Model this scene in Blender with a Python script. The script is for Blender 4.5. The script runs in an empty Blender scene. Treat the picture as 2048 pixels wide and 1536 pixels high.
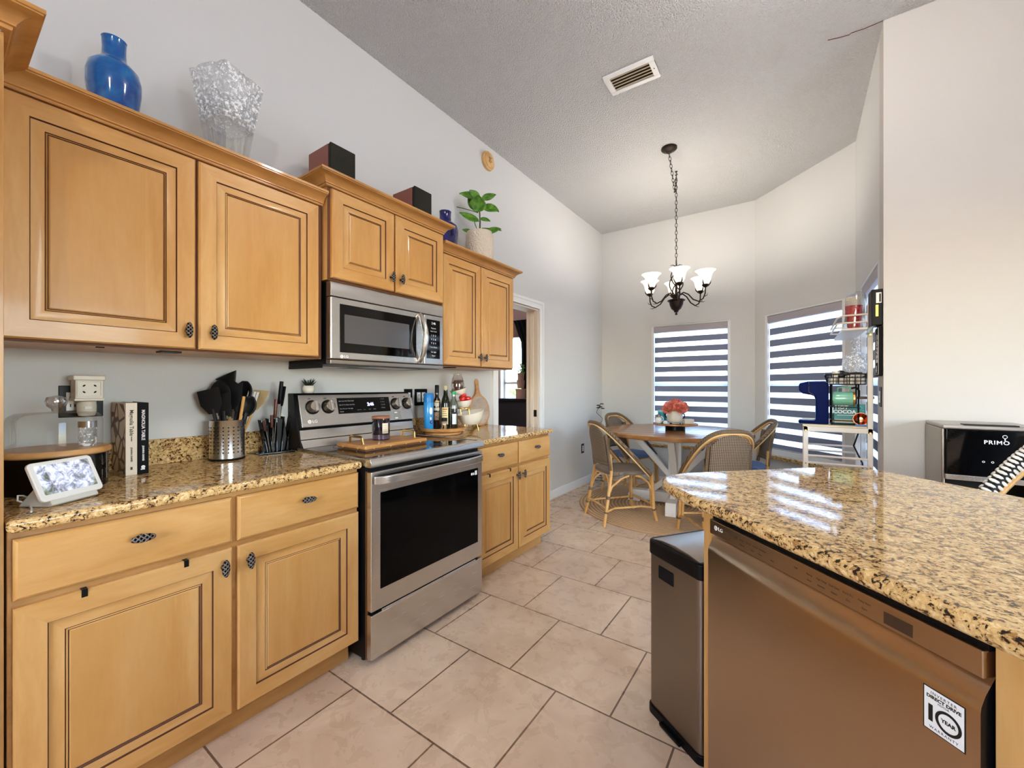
import bpy, bmesh, math, random
from mathutils import Vector, Matrix
S = bpy.context.scene
COL = S.collection
PI = math.pi

# ---------------------------------------------------------------- camera
cam_d = bpy.data.cameras.new('camera'); cam = bpy.data.objects.new('camera', cam_d); COL.objects.link(cam)
cam.location = (2.188, 0.0, 1.21); cam.rotation_euler = (PI/2, 0, math.radians(34.8))
cam_d.sensor_width = 36; cam_d.lens = 825*36/2048; cam_d.shift_y = 5/2048; cam_d.clip_start = 0.01; cam_d.clip_end = 200
S.camera = cam
# ---------------------------------------------------------------- sky, exposure, lamps
W = bpy.data.worlds.new('world'); S.world = W; W.use_nodes = True
wn = W.node_tree.nodes; bg = wn['Background']
sky = wn.new('ShaderNodeTexSky'); sky.sky_type = 'NISHITA'; sky.sun_disc = False; sky.sun_elevation = math.radians(48); sky.sun_rotation = math.radians(150)
W.node_tree.links.new(sky.outputs[0], bg.inputs[0]); bg.inputs[1].default_value = 3.5
S.view_settings.view_transform = 'Standard'; S.view_settings.look = 'None'; S.view_settings.gamma = 1; S.view_settings.use_curve_mapping = False
S.view_settings.exposure = 0.34
KITCHEN_W = 42; CHAND_W = 6.1

def lamp(name, typ, loc, power, color, size=0.2, rot=(0, 0, 0), parent=None):
    d = bpy.data.lights.new(name, typ); d.energy = power; d.color = color
    if typ == 'AREA': d.shape = 'DISK'; d.size = size
    elif typ == 'POINT': d.shadow_soft_size = size
    o = bpy.data.objects.new(name, d); COL.objects.link(o); o.location = loc; o.rotation_euler = rot
    if parent: o.parent = parent
    return o

# ---------------------------------------------------------------- helpers
def lin(h):
    h = h.lstrip('#'); r = []
    for i in (0, 2, 4):
        c = int(h[i:i+2], 16)/255; r.append(c/12.92 if c <= .04045 else ((c+.055)/1.055)**2.4)
    return (r[0], r[1], r[2], 1)

def rotz(a): return Matrix.Rotation(a, 4, 'Z')
def T(x, y, z): return Matrix.Translation((x, y, z))

class MB:
    def __init__(s): s.v = []; s.f = []; s.m = []
    def add(s, vs, fs, m=0, M=None):
        b = len(s.v)
        for p in vs: s.v.append(tuple(M @ Vector(p)) if M is not None else tuple(p))
        for f in fs: s.f.append(tuple(b+i for i in f)); s.m.append(m)
        return s
    def box(s, x0, x1, y0, y1, z0, z1, m=0, M=None):
        vs = [(x0,y0,z0),(x1,y0,z0),(x1,y1,z0),(x0,y1,z0),(x0,y0,z1),(x1,y0,z1),(x1,y1,z1),(x0,y1,z1)]
        return s.add(vs, [(0,3,2,1),(4,5,6,7),(0,1,5,4),(1,2,6,5),(2,3,7,6),(3,0,4,7)], m, M)
    def lathe(s, prof, n=24, m=0, M=None, sx=1, sy=1, cap0=True, cap1=True):
        vs = []; fs = []; k = len(prof)
        for r, z in prof:
            for i in range(n):
                a = 2*PI*i/n; vs.append((r*sx*math.cos(a), r*sy*math.sin(a), z))
        for j in range(k-1):
            for i in range(n):
                i2 = (i+1) % n; fs.append((j*n+i, j*n+i2, (j+1)*n+i2, (j+1)*n+i))
        if cap0 and prof[0][0] > 1e-5: fs.append(tuple(range(n-1, -1, -1)))
        if cap1 and prof[-1][0] > 1e-5: fs.append(tuple((k-1)*n+i for i in range(n)))
        return s.add(vs, fs, m, M)
    def cyl(s, c, r, h, n=20, m=0, M=None, r2=None):
        A = T(*c); A = M @ A if M is not None else A
        return s.lathe([(r, 0), (r if r2 is None else r2, h)], n, m, A)
    def tube(s, pts, r, n=8, m=0, closed=False, M=None, sq=1.0):
        P = [Vector(p) for p in pts]; k = len(P); vs = []; fs = []
        rr = r if isinstance(r, (list, tuple)) else [r]*k
        up = None
        for i in range(k):
            a = P[i-1] if (i > 0 or closed) else P[i]; b = P[(i+1) % k] if (i < k-1 or closed) else P[i]
            t = (b-a); t = t.normalized() if t.length > 1e-9 else Vector((0, 0, 1))
            if up is None:
                up = Vector((0, 0, 1)) if abs(t.z) < .9 else Vector((1, 0, 0))
            u = (up - t*up.dot(t))
            if u.length < 1e-6: u = t.orthogonal()
            u.normalize(); w = t.cross(u); up = u
            for j in range(n):
                q = 2*PI*j/n; vs.append(tuple(P[i] + u*rr[i]*math.cos(q) + w*rr[i]*sq*math.sin(q)))
        for i in range(k if closed else k-1):
            i2 = (i+1) % k
            for j in range(n):
                j2 = (j+1) % n; fs.append((i*n+j, i2*n+j, i2*n+j2, i*n+j2))
        if not closed:
            fs.append(tuple(range(n))); fs.append(tuple((k-1)*n+j for j in range(n-1, -1, -1)))
        return s.add(vs, fs, m, M)
    def prism(s, poly, h, m=0, M=None):
        # poly in local xy, extruded along local z by h
        n = len(poly); vs = [(x, y, 0) for x, y in poly]+[(x, y, h) for x, y in poly]
        fs = [tuple(range(n-1, -1, -1)), tuple(range(n, 2*n))]+[(i, (i+1) % n, n+(i+1) % n, n+i) for i in range(n)]
        return s.add(vs, fs, m, M)
    def ell(s, c, r, n=16, k=8, m=0, M=None):
        if not isinstance(r, (tuple, list)): r = (r, r, r)
        A = T(*c) @ Matrix.Diagonal((r[0], r[1], r[2], 1)); A = M @ A if M is not None else A
        return s.lathe([(math.sin(PI*i/k), -math.cos(PI*i/k)) for i in range(k+1)], n, m, A)
    def grid(s, fn, nu, nv, m=0, M=None):
        vs = [fn(i/nu, j/nv) for i in range(nu+1) for j in range(nv+1)]
        fs = [(i*(nv+1)+j, (i+1)*(nv+1)+j, (i+1)*(nv+1)+j+1, i*(nv+1)+j+1) for i in range(nu) for j in range(nv)]
        return s.add(vs, fs, m, M)

def frame_m(o, x, y):
    # matrix from origin and two axes (third = x cross y)
    x = Vector(x).normalized(); y = Vector(y).normalized(); z = x.cross(y)
    M = Matrix.Identity(4)
    for i in range(3): M[i][0] = x[i]; M[i][1] = y[i]; M[i][2] = z[i]; M[i][3] = o[i]
    return M

def obj(name, mb, mats, parent=None, bevel=0, seg=2, ang=40, label=None, solid=0, sub=0):
    me = bpy.data.meshes.new(name); me.from_pydata(mb.v, [], mb.f)
    mats = mats if isinstance(mats, (list, tuple)) else [mats]
    for mm in mats: me.materials.append(mm)
    for p, mi in zip(me.polygons, mb.m): p.material_index = mi
    b = bmesh.new(); b.from_mesh(me)
    bmesh.ops.remove_doubles(b, verts=b.verts, dist=1e-6)
    bmesh.ops.recalc_face_normals(b, faces=b.faces)
    b.to_mesh(me); b.free()
    for p in me.polygons: p.use_smooth = True
    me.set_sharp_from_angle(angle=math.radians(ang))
    o = bpy.data.objects.new(name, me); COL.objects.link(o)
    if parent: o.parent = parent
    if solid: md = o.modifiers.new('solid', 'SOLIDIFY'); md.thickness = solid; md.offset = 0
    if sub: md = o.modifiers.new('sub', 'SUBSURF'); md.levels = sub; md.render_levels = sub
    if bevel:
        md = o.modifiers.new('bevel', 'BEVEL'); md.width = bevel; md.segments = seg; md.limit_method = 'ANGLE'; md.angle_limit = math.radians(50); md.harden_normals = True
    if label: o['label'] = label
    return o

def tag(o, label, cat, group=None, kind=None):
    o['label'] = label; o['category'] = cat
    if group: o['group'] = group
    if kind: o['kind'] = kind
    return o

def thing(name, label, cat, loc=(0, 0, 0), rz=0, group=None):
    o = bpy.data.objects.new(name, None); COL.objects.link(o); o.empty_display_size = .05
    o.location = loc; o.rotation_euler = (0, 0, rz)
    return tag(o, label, cat, group)

def struct(name, mb, mats, label=None, **k):
    o = obj(name, mb, mats, **k); o['kind'] = 'structure'
    if label: o['label'] = label
    return o

def dup(root, loc=None, rz=None, label=None):
    r = root.copy(); COL.objects.link(r)
    if loc is not None: r.location = loc
    if rz is not None: r.rotation_euler = (0, 0, rz)
    if label: r['label'] = label
    for ch in list(root.children):
        c = ch.copy(); COL.objects.link(c); c.parent = r
        for g in ch.children:
            d = g.copy(); COL.objects.link(d); d.parent = c
    return r

def text_mb(mb, body, size, M, m=0, depth=.0006, align='CENTER', sx=1.0, bold=0.0, space=1.0):
    cu = bpy.data.curves.new('txt', 'FONT'); cu.body = body; cu.size = size; cu.extrude = depth; cu.align_x = align; cu.align_y = 'CENTER'
    cu.offset = bold; cu.space_character = space; cu.resolution_u = 3
    o = bpy.data.objects.new('txt', cu); COL.objects.link(o)
    dg = bpy.context.evaluated_depsgraph_get(); dg.update()
    me = bpy.data.meshes.new_from_object(o.evaluated_get(dg))
    mb.add([(v.co.x*sx, v.co.y, v.co.z) for v in me.vertices], [tuple(p.vertices) for p in me.polygons], m, M)
    bpy.data.objects.remove(o); bpy.data.curves.remove(cu); bpy.data.meshes.remove(me)
    return mb

# ---------------------------------------------------------------- materials
def base(name, col='#808080', rough=.5, metal=0, spec=.5, coat=0, trans=0, ior=1.45, emit=None, estr=0, alpha=1, sheen=0):
    m = bpy.data.materials.new(name); m.use_nodes = True
    p = m.node_tree.nodes['Principled BSDF']
    p.inputs['Base Color'].default_value = lin(col); p.inputs['Roughness'].default_value = rough; p.inputs['Metallic'].default_value = metal
    p.inputs['Specular IOR Level'].default_value = spec; p.inputs['Coat Weight'].default_value = coat; p.inputs['Coat Roughness'].default_value = .08
    p.inputs['Transmission Weight'].default_value = trans; p.inputs['IOR'].default_value = ior
    if emit: p.inputs['Emission Color'].default_value = lin(emit); p.inputs['Emission Strength'].default_value = estr
    if sheen: p.inputs['Sheen Weight'].default_value = sheen
    return m

class NT:
    def __init__(s, m): s.m = m; s.t = m.node_tree; s.p = s.t.nodes['Principled BSDF']
    def n(s, typ, **k):
        x = s.t.nodes.new(typ)
        for a, b in k.items():
            if a.startswith('i_'): x.inputs[a[2:].replace('_', ' ')].default_value = b
            else: setattr(x, a, b)
        return x
    def l(s, a, b): s.t.links.new(a, b)
    def coord(s, scale=(1, 1, 1), kind='Object', loc=(0, 0, 0), rot=(0, 0, 0)):
        if kind == 'World': c = s.n('ShaderNodeNewGeometry').outputs['Position']
        else: c = s.n('ShaderNodeTexCoord').outputs[kind]
        mp = s.n('ShaderNodeMapping'); mp.inputs['Scale'].default_value = scale; mp.inputs['Location'].default_value = loc; mp.inputs['Rotation'].default_value = rot
        s.l(c, mp.inputs[0]); return mp.outputs[0]
    def noise(s, v, scale, detail=3, rough=.5, dist=0):
        x = s.n('ShaderNodeTexNoise'); x.inputs['Scale'].default_value = scale; x.inputs['Detail'].default_value = detail
        x.inputs['Roughness'].default_value = rough; x.inputs['Distortion'].default_value = dist; s.l(v, x.inputs['Vector']); return x.outputs['Fac']
    def ramp(s, f, stops, interp='LINEAR'):
        r = s.n('ShaderNodeValToRGB'); r.color_ramp.interpolation = interp; e = r.color_ramp.elements
        while len(e) < len(stops): e.new(.5)
        for x, (pos, c) in zip(e, stops): x.position = pos; x.color = lin(c) if isinstance(c, str) else c
        s.l(f, r.inputs[0]); return r.outputs[0]
    def mix(s, f, a, b, mode='MIX'):
        x = s.n('ShaderNodeMix', data_type='RGBA', blend_type=mode)
        for val, idx in ((f, 0), (a, 6), (b, 7)):
            if hasattr(val, 'links'): s.l(val, x.inputs[idx])
            elif isinstance(val, str): x.inputs[idx].default_value = lin(val)
            else: x.inputs[idx].default_value = val
        return x.outputs[2]
    def math(s, op, a, b=None):
        x = s.n('ShaderNodeMath', operation=op)
        for i, val in enumerate((a, b)):
            if val is None: continue
            if hasattr(val, 'links'): s.l(val, x.inputs[i])
            else: x.inputs[i].default_value = val
        return x.outputs[0]
    def bump(s, h, strength=.3, dist=.002):
        b = s.n('ShaderNodeBump'); b.inputs['Strength'].default_value = strength; b.inputs['Distance'].default_value = dist
        s.l(h, b.inputs['Height']); s.l(b.outputs[0], s.p.inputs['Normal'])
    def col(s, c): s.l(c, s.p.inputs['Base Color'])

def wood(name, tones, scale=(1, 1, 1), rough=.38, staves=0, stave_axis=1, coat=.15, world=False):
    m = base(name, tones[1], rough, coat=coat); t = NT(m)
    v = t.coord(scale, 'World' if world else 'Object')
    oi = t.n('ShaderNodeObjectInfo'); add = t.n('ShaderNodeVectorMath', operation='ADD'); sc = t.n('ShaderNodeVectorMath', operation='SCALE')
    cb = t.n('ShaderNodeCombineXYZ')
    for i in range(3): t.l(oi.outputs['Random'], cb.inputs[i])
    t.l(cb.outputs[0], sc.inputs[0]); sc.inputs['Scale'].default_value = 37.0
    t.l(v, add.inputs[0]); t.l(sc.outputs[0], add.inputs[1]); v = add.outputs[0]
    f1 = t.noise(v, 3.0, 4, .55, .6); f2 = t.noise(v, 26, 3, .6, .2)
    f = t.math('ADD', t.math('MULTIPLY', f1, .78), t.math('MULTIPLY', f2, .22))
    c = t.ramp(f, [(.3, tones[0]), (.5, tones[1]), (.7, tones[2])])
    if staves:
        sp = t.n('ShaderNodeSeparateXYZ'); t.l(t.n('ShaderNodeNewGeometry').outputs['Position'], sp.inputs[0])
        w = t.n('ShaderNodeTexWhiteNoise', noise_dimensions='1D'); t.l(t.math('FLOOR', t.math('MULTIPLY', sp.outputs[stave_axis], staves)), w.inputs['W'])
        c = t.mix(t.math('MULTIPLY', w.outputs['Value'], .55), c, tones[0], 'MIX')
    t.col(c); t.bump(f2, .05, .0005)
    return m

def speck(name, cols, scale, rough=.5, bump=0):
    m = base(name, cols[0], rough); t = NT(m); v = t.coord()
    f = t.noise(v, scale, 4, .6); t.col(t.ramp(f, [(.35, cols[0]), (.65, cols[1])]))
    if bump: t.bump(f, bump, .003)
    return m

MAPLE = ('#b78341', '#c69556', '#d1a66b')
M_maple_v = wood('maple_vertical', MAPLE, (3, 3, .55))
M_maple_h = wood('maple_horizontal', MAPLE, (3, .55, 3))
M_maple_p = wood('maple_panel', MAPLE, (3, 3, .5), staves=9)
M_glaze = base('brown_glaze', '#4a2413', .5)
M_crown = wood('crown_maple', ('#a06f36', '#ba8648', '#c99858'), (3, .6, 3))
M_toe = wood('toe_maple', ('#a8763c', '#bd8c4e', '#c89a5e'), (3, .6, 3))
M_inside = base('cabinet_gap', '#5e3319', .6)

def granite(name):
    m = base(name, '#c9a876', .055, spec=.42); t = NT(m)
    v = t.coord((1, 1, 1), 'World'); v2 = t.coord((1.0, 1.0, 1.6), 'World', (3, 1, 2), (.2, .1, .75))
    a = t.noise(v, 92, 3, .62, .9); b = t.noise(v2, 34, 4, .66, 1.2); c = t.noise(v, 190, 2, .5)
    col = t.ramp(a, [(.34, '#b8905a'), (.45, '#caa36a'), (.55, '#d5b078'), (.68, '#e7cd9c')])
    col = t.mix(t.ramp(b, [(.50, (0, 0, 0, 1)), (.62, (1, 1, 1, 1))]), col, '#9c7140')
    d = t.math('ADD', t.math('MULTIPLY', a, .6), t.math('MULTIPLY', c, .4))
    dk = t.ramp(t.math('ADD', d, t.math('MULTIPLY', t.math('SUBTRACT', b, .5), -.35)), [(.41, (1, 1, 1, 1)), (.465, (0, 0, 0, 1))])
    col = t.mix(dk, col, '#2b1f1a')
    t.col(col); return m
M_granite = granite('gold_granite')

M_wall = base('wall_paint', '#d2d1ce', .75); t = NT(M_wall); f = t.noise(t.coord((1, 1, 1), 'World'), 90, 3); t.bump(f, .12, .002)
M_wall_w = base('wall_paint_warm', '#c6c1ba', .75); t = NT(M_wall_w); f = t.noise(t.coord((1, 1, 1), 'World'), 90, 3); t.bump(f, .12, .002)
M_ceil = base('popcorn_ceiling', '#f1f0ee', .95); t = NT(M_ceil)
vo = t.n('ShaderNodeTexVoronoi'); vo.inputs['Scale'].default_value = 105; t.l(t.coord((1, 1, 1), 'World'), vo.inputs['Vector'])
f = t.noise(t.coord((1, 1, 1), 'World'), 150, 3, .65)
hh = t.math('ADD', f, t.math('MULTIPLY', vo.outputs['Distance'], -.8)); t.bump(hh, 1.0, .022)
M_trim = base('white_trim', '#e6e6e4', .4)
M_jamb = base('jamb_paint', '#d9cbb8', .45)

def tile_mat():
    m = base('floor_tile', '#b99f86', .3); t = NT(m)
    v = t.coord((1, 1, 1), 'World', (-.4975, -1.446, 0))
    br = t.n('ShaderNodeTexBrick', offset=.5, offset_frequency=2, squash=1)
    br.inputs['Scale'].default_value = 1; br.inputs['Mortar Size'].default_value = .0036; br.inputs['Mortar Smooth'].default_value = .1
    br.inputs['Brick Width'].default_value = .449; br.inputs['Row Height'].default_value = .449; br.inputs['Bias'].default_value = 0
    br.inputs['Color1'].default_value = lin('#e0c8ad'); br.inputs['Color2'].default_value = lin('#d6bda4'); br.inputs['Mortar'].default_value = lin('#7d6450')
    t.l(v, br.inputs['Vector'])
    w = t.coord((1, 1, 1), 'World')
    n1 = t.noise(w, 3.2, 5, .62, .8); n2 = t.noise(w, 14, 4, .6, .5)
    c = t.mix(t.ramp(n1, [(.35, (0, 0, 0, 1)), (.7, (1, 1, 1, 1))]), br.outputs['Color'], t.mix(.5, br.outputs['Color'], '#a58468'))
    c = t.mix(t.ramp(n2, [(.55, (0, 0, 0, 1)), (.75, (.22, .22, .22, 1))]), c, '#d8c4ae')
    mk = t.math('LESS_THAN', br.outputs['Fac'], .5)
    c = t.mix(br.outputs['Fac'], c, t.mix(t.noise(w, 2.5, 2), '#5a4436', '#8a705a'))
    t.col(c); t.bump(t.math('SUBTRACT', 1, br.outputs['Fac']), .5, .002)
    t.l(t.ramp(n2, [(.3, (.22, .22, .22, 1)), (.8, (.4, .4, .4, 1))]), t.p.inputs['Roughness'])
    return m
M_tile = tile_mat()

def steel(name, col, rough, axis=(1, 60, 60)):
    m = base(name, col, rough, 1.0); t = NT(m); f = t.noise(t.coord(axis), 8, 3)
    t.l(t.ramp(f, [(.3, (rough*.985,)*3+(1,)), (.7, (rough*1.015,)*3+(1,))]), t.p.inputs['Roughness']); return m
M_steel = steel('stainless_steel', '#cbc8c4', .27, (40, 1, 40))
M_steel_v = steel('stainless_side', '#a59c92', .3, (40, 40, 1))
M_dwsteel = steel('dark_stainless', '#b39c85', .28, (40, 1, 40))
M_chrome = base('chrome', '#d0d0d2', .08, 1)
M_black = base('black_plastic', '#08080a', .4, spec=.22)
M_blackm = base('black_matte', '#0e0e10', .65, spec=.2)
M_blackglass = base('black_glass', '#050506', .06, spec=.35)
M_ovenglass = base('oven_glass', '#030304', .08, spec=.12)
M_mwscreen = base('oven_screen', '#4b4a4c', .2, spec=.7, coat=.4)
M_white = base('white_plastic', '#e8e7e3', .4)
M_offwhite = base('cream_ceramic', '#e2d9c8', .35)
M_whitetxt = base('white_print', '#f0f0f0', .5)
M_dktxt = base('dark_print', '#3a322c', .5)
M_blk = base('black_print', '#111111', .5)
M_pewter = base('woven_pewter', '#6e6a68', .38, .9); t = NT(M_pewter)
wv = []
for ang in (.75, -.75):
    x = t.n('ShaderNodeTexWave', wave_type='BANDS', bands_direction='X'); x.inputs['Scale'].default_value = 34; t.l(t.coord((1, 1, 1), 'Object', rot=(ang, 0, PI/2)), x.inputs['Vector']); wv.append(x.outputs['Fac'])
mx = t.math('MAXIMUM', wv[0], wv[1]); t.bump(mx, 1, .006); t.col(t.ramp(mx, [(.55, '#17140f'), (.8, '#8b8785')]))
M_bronze = base('dark_bronze', '#2b211c', .4, .7)
M_gold = base('brushed_gold', '#d2a860', .28, 1)
M_copper = base('copper', '#c77f58', .22, 1)
M_glassy = base('clear_glass', '#ffffff', .02, trans=1, ior=1.3)

def thin_glass(name, tint='#ffffff', refl=.12, rough=.02, alpha=1.0, bump=0, fk=.45, dif=0):
    m = bpy.data.materials.new(name); m.use_nodes = True; nt = m.node_tree; nt.nodes.clear()
    o = nt.nodes.new('ShaderNodeOutputMaterial'); tr = nt.nodes.new('ShaderNodeBsdfTransparent'); gl = nt.nodes.new('ShaderNodeBsdfGlossy')
    tr.inputs[0].default_value = lin(tint); gl.inputs['Roughness'].default_value = rough
    lw = nt.nodes.new('ShaderNodeLayerWeight'); lw.inputs['Blend'].default_value = .22
    mt = nt.nodes.new('ShaderNodeMath'); mt.operation = 'MULTIPLY_ADD'; mt.inputs[1].default_value = fk; mt.inputs[2].default_value = refl
    nt.links.new(lw.outputs['Fresnel'], mt.inputs[0])
    mx = nt.nodes.new('ShaderNodeMixShader'); nt.links.new(mt.outputs[0], mx.inputs[0]); nt.links.new(tr.outputs[0], mx.inputs[1]); nt.links.new(gl.outputs[0], mx.inputs[2])
    last = mx.outputs[0]
    if dif:
        d_ = nt.nodes.new('ShaderNodeBsdfDiffuse'); d_.inputs[0].default_value = (.95, .95, .95, 1); m2 = nt.nodes.new('ShaderNodeMixShader'); m2.inputs[0].default_value = dif
        nt.links.new(last, m2.inputs[1]); nt.links.new(d_.outputs[0], m2.inputs[2]); last = m2.outputs[0]
    nt.links.new(last, o.inputs[0])
    if bump:
        no = nt.nodes.new('ShaderNodeTexVoronoi'); no.inputs['Scale'].default_value = bump; b = nt.nodes.new('ShaderNodeBump'); b.inputs['Distance'].default_value = .004; b.inputs['Strength'].default_value = 1
        tc = nt.nodes.new('ShaderNodeTexCoord'); nt.links.new(tc.outputs['Object'], no.inputs['Vector']); nt.links.new(no.outputs['Distance'], b.inputs['Height']); nt.links.new(b.outputs[0], gl.inputs['Normal']); nt.links.new(b.outputs[0], lw.inputs['Normal'])
    return m
M_pane = thin_glass('window_glass', '#ffffff', .03)
M_dome = thin_glass('dome_glass', '#fbfbfa', .015, fk=.3)
M_plastic = thin_glass('clear_plastic', '#f2f4f6', .14, .12)
def crystal_mat():
    m = bpy.data.materials.new('glint_crystal'); m.use_nodes = True; nt = m.node_tree; nt.nodes.clear(); N = nt.nodes.new; L = nt.links.new
    o = N('ShaderNodeOutputMaterial'); tr = N('ShaderNodeBsdfTransparent'); tr.inputs[0].default_value = (.93, .94, .95, 1); gl = N('ShaderNodeBsdfGlossy'); gl.inputs['Roughness'].default_value = .08; df = N('ShaderNodeBsdfDiffuse'); df.inputs[0].default_value = (.98, .98, .98, 1)
    tc = N('ShaderNodeTexCoord'); vo = N('ShaderNodeTexVoronoi'); vo.inputs['Scale'].default_value = 85; L(tc.outputs['Object'], vo.inputs['Vector'])
    no = N('ShaderNodeTexNoise'); no.inputs['Scale'].default_value = 70; no.inputs['Detail'].default_value = 2; L(tc.outputs['Object'], no.inputs['Vector'])
    b = N('ShaderNodeBump'); b.inputs['Distance'].default_value = .006; L(vo.outputs['Distance'], b.inputs['Height']); L(b.outputs[0], gl.inputs['Normal'])
    r = N('ShaderNodeValToRGB'); r.color_ramp.elements[0].position = .5; r.color_ramp.elements[1].position = .62; L(no.outputs['Fac'], r.inputs[0])  # noise mask paints white sparkle glints over the clear glass
    a = N('ShaderNodeMixShader'); a.inputs[0].default_value = .16; L(tr.outputs[0], a.inputs[1]); L(gl.outputs[0], a.inputs[2])
    m2 = N('ShaderNodeMath'); m2.operation = 'MULTIPLY'; m2.inputs[1].default_value = .8; L(r.outputs[0], m2.inputs[0])
    c = N('ShaderNodeMixShader'); L(m2.outputs[0], c.inputs[0]); L(a.outputs[0], c.inputs[1]); L(df.outputs[0], c.inputs[2]); L(c.outputs[0], o.inputs[0]); return m
M_crystal = crystal_mat()

def sheer_mat():
    m = bpy.data.materials.new('sheer_fabric'); m.use_nodes = True; nt = m.node_tree; nt.nodes.clear()
    o = nt.nodes.new('ShaderNodeOutputMaterial'); tr = nt.nodes.new('ShaderNodeBsdfTransparent'); tl = nt.nodes.new('ShaderNodeBsdfTranslucent'); df = nt.nodes.new('ShaderNodeBsdfDiffuse')
    tl.inputs[0].default_value = (.62, .67, .74, 1); df.inputs[0].default_value = (.85, .88, .95, 1)
    a = nt.nodes.new('ShaderNodeMixShader'); a.inputs[0].default_value = .3; nt.links.new(tl.outputs[0], a.inputs[1]); nt.links.new(df.outputs[0], a.inputs[2])
    b = nt.nodes.new('ShaderNodeMixShader'); b.inputs[0].default_value = .68; nt.links.new(tr.outputs[0], b.inputs[1]); nt.links.new(a.outputs[0], b.inputs[2])
    nt.links.new(b.outputs[0], o.inputs[0]); return m
M_sheer = sheer_mat()
M_band = base('navy_grey_fabric', '#7a829a', .85)
M_valance = base('blind_valance', '#aaa3a8', .6)

def weave(name, c1, c2, sc, bump=.6, rough=.6, rot=0):
    m = base(name, c1, rough); t = NT(m); hs = []
    for k in range(2):
        x = t.n('ShaderNodeTexWave', wave_type='BANDS', bands_direction='X' if k else 'Z'); x.inputs['Scale'].default_value = sc; x.inputs['Distortion'].default_value = .6
        t.l(t.coord((1, 1, 1), 'Object', rot=(0, rot, 0)), x.inputs['Vector']); hs.append(x.outputs['Fac'])
    h = t.math('MULTIPLY', hs[0], hs[1]); t.col(t.ramp(h, [(.05, c2), (.5, c1)])); t.bump(h, bump, .003); return m
M_rattan = weave('grey_rattan_weave', '#a08a70', '#4b3e32', 26)
M_wrap = weave('rattan_wrap', '#8f7658', '#4f3d2b', 34)
M_bamboo = wood('bamboo', ('#b07b3c', '#cf9c58', '#e0b678'), (4, 4, 1), .35)
M_seat = weave('woven_seat', '#8d7c69', '#5d4f41', 30)
M_seat_skytint = weave('woven_seat_skytint', '#7391c9', '#46608f', 30)  # same woven seat, with the blue sky reflection put into its colour
M_white_lacq = base('cream_paint', '#e8dfd0', .45)
M_rackwhite = base('rack_enamel', '#e0d6ca', .35)
M_tabletop = wood('table_wood', ('#7d5029', '#a06c3b', '#b98a56'), (.5, 4, 4), .22, coat=.3)
M_board = wood('cutting_board', ('#a06a36', '#c28c52', '#d3a46a'), (4, .7, 4), .45)
M_tray = wood('acacia_tray', ('#8a5426', '#b4793f', '#cf9a5c'), (4, .6, 4), .4)
M_darkwood = wood('walnut', ('#4a2f1c', '#6b452a', '#80583a'), (4, .6, 4), .4)
M_spkwood = base('speaker_veneer', '#8c5140', .45)
M_leaf = base('leaf_green', '#3f6b1f', .35); t = NT(M_leaf); f = t.noise(t.coord(), 30, 3); t.col(t.ramp(f, [(.35, '#3a6a18'), (.7, '#74a838')]))
M_succ = base('succulent_green', '#26301f', .5)
M_soil = speck('soil', ('#2a1d14', '#4a3524'), 60, .9)
M_blueglass = base('blue_art_glass', '#1257a0', .06, coat=.5); t = NT(M_blueglass); f = t.noise(t.coord(), 9, 5, .65, 1.0); t.col(t.ramp(f, [(.3, '#0a2a78'), (.5, '#0f559c'), (.7, '#1b7bb0')]))
M_navyglass = base('navy_glaze', '#16165c', .1, coat=.4); t = NT(M_navyglass); f = t.noise(t.coord((1, 1, .4)), 30, 4); t.col(t.ramp(f, [(.35, '#0b0b33'), (.65, '#23237a')]))
# ================================================================ SETTING
CZ = 3.27
struct('floor', MB().box(-3.3, 5.4, -2.8, 5.5, -.1, 0), M_tile, 'beige tile floor laid in staggered rows')
struct('ceiling', MB().box(-.12, 5.4, -2.8, 5.5, CZ, CZ+.1), M_ceil, 'white popcorn textured ceiling')

def wall_frame(a, b):
    u = Vector((b[0]-a[0], b[1]-a[1], 0)); L = u.length; u.normalize()
    out = Vector((-u.y, u.x, 0)); return frame_m((a[0], a[1], 0), u, out), L
def wall_mb(L, openings, h=CZ, th=.14, ext0=0, ext1=0):
    mb = MB(); x = -ext0
    for u0, u1, z0, z1 in sorted(openings):
        mb.box(x, u0, 0, th, 0, h)
        if z0 > 0: mb.box(u0, u1, 0, th, 0, z0)
        mb.box(u0, u1, 0, th, z1, h); x = u1
    return mb.box(x, L+ext1, 0, th, 0, h)
def wall(name, a, b, openings, mat, h=CZ, ext0=0, ext1=0, label=None):
    M, L = wall_frame(a, b); mb = wall_mb(L, openings, h, .14, ext0, ext1)
    mb.v = [tuple(M @ Vector(p)) for p in mb.v]; return struct(name, mb, mat, label)
P_A0 = (0, 5.284); P_A1 = (1.791, 5.284); P_B1 = (2.58, 4.495); P_C1 = (2.58, 3.10); P_D1 = (5.2, 3.10)
wall('wall_left', (0, -2.6), P_A0, [(5.52, 6.23, 0, 2.0)], M_wall, ext1=.0, label='long pale grey kitchen wall')
wall('wall_far', P_A0, P_A1, [(.661, 1.549, .50, 1.97)], M_wall, ext0=0, ext1=.055)
wall('wall_angled', P_A1, P_B1, [(.141, 1.025, .50, 1.97)], M_wall, ext0=.055, ext1=.055)
wall('wall_side', P_B1, P_C1, [(.355, 1.215, .50, 1.97)], M_wall, ext0=.055, ext1=-.14)
wall('wall_right', P_C1, P_D1, [], M_wall_w)
wall('wall_east', P_D1, (5.2, -2.6), [(1.5, 3.1, 0, 2.1)], M_wall_w)
wall('wall_back', (5.2, -2.6), (0, -2.6), [(2.0, 3.6, 1.05, 2.1)], M_wall_w)

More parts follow.
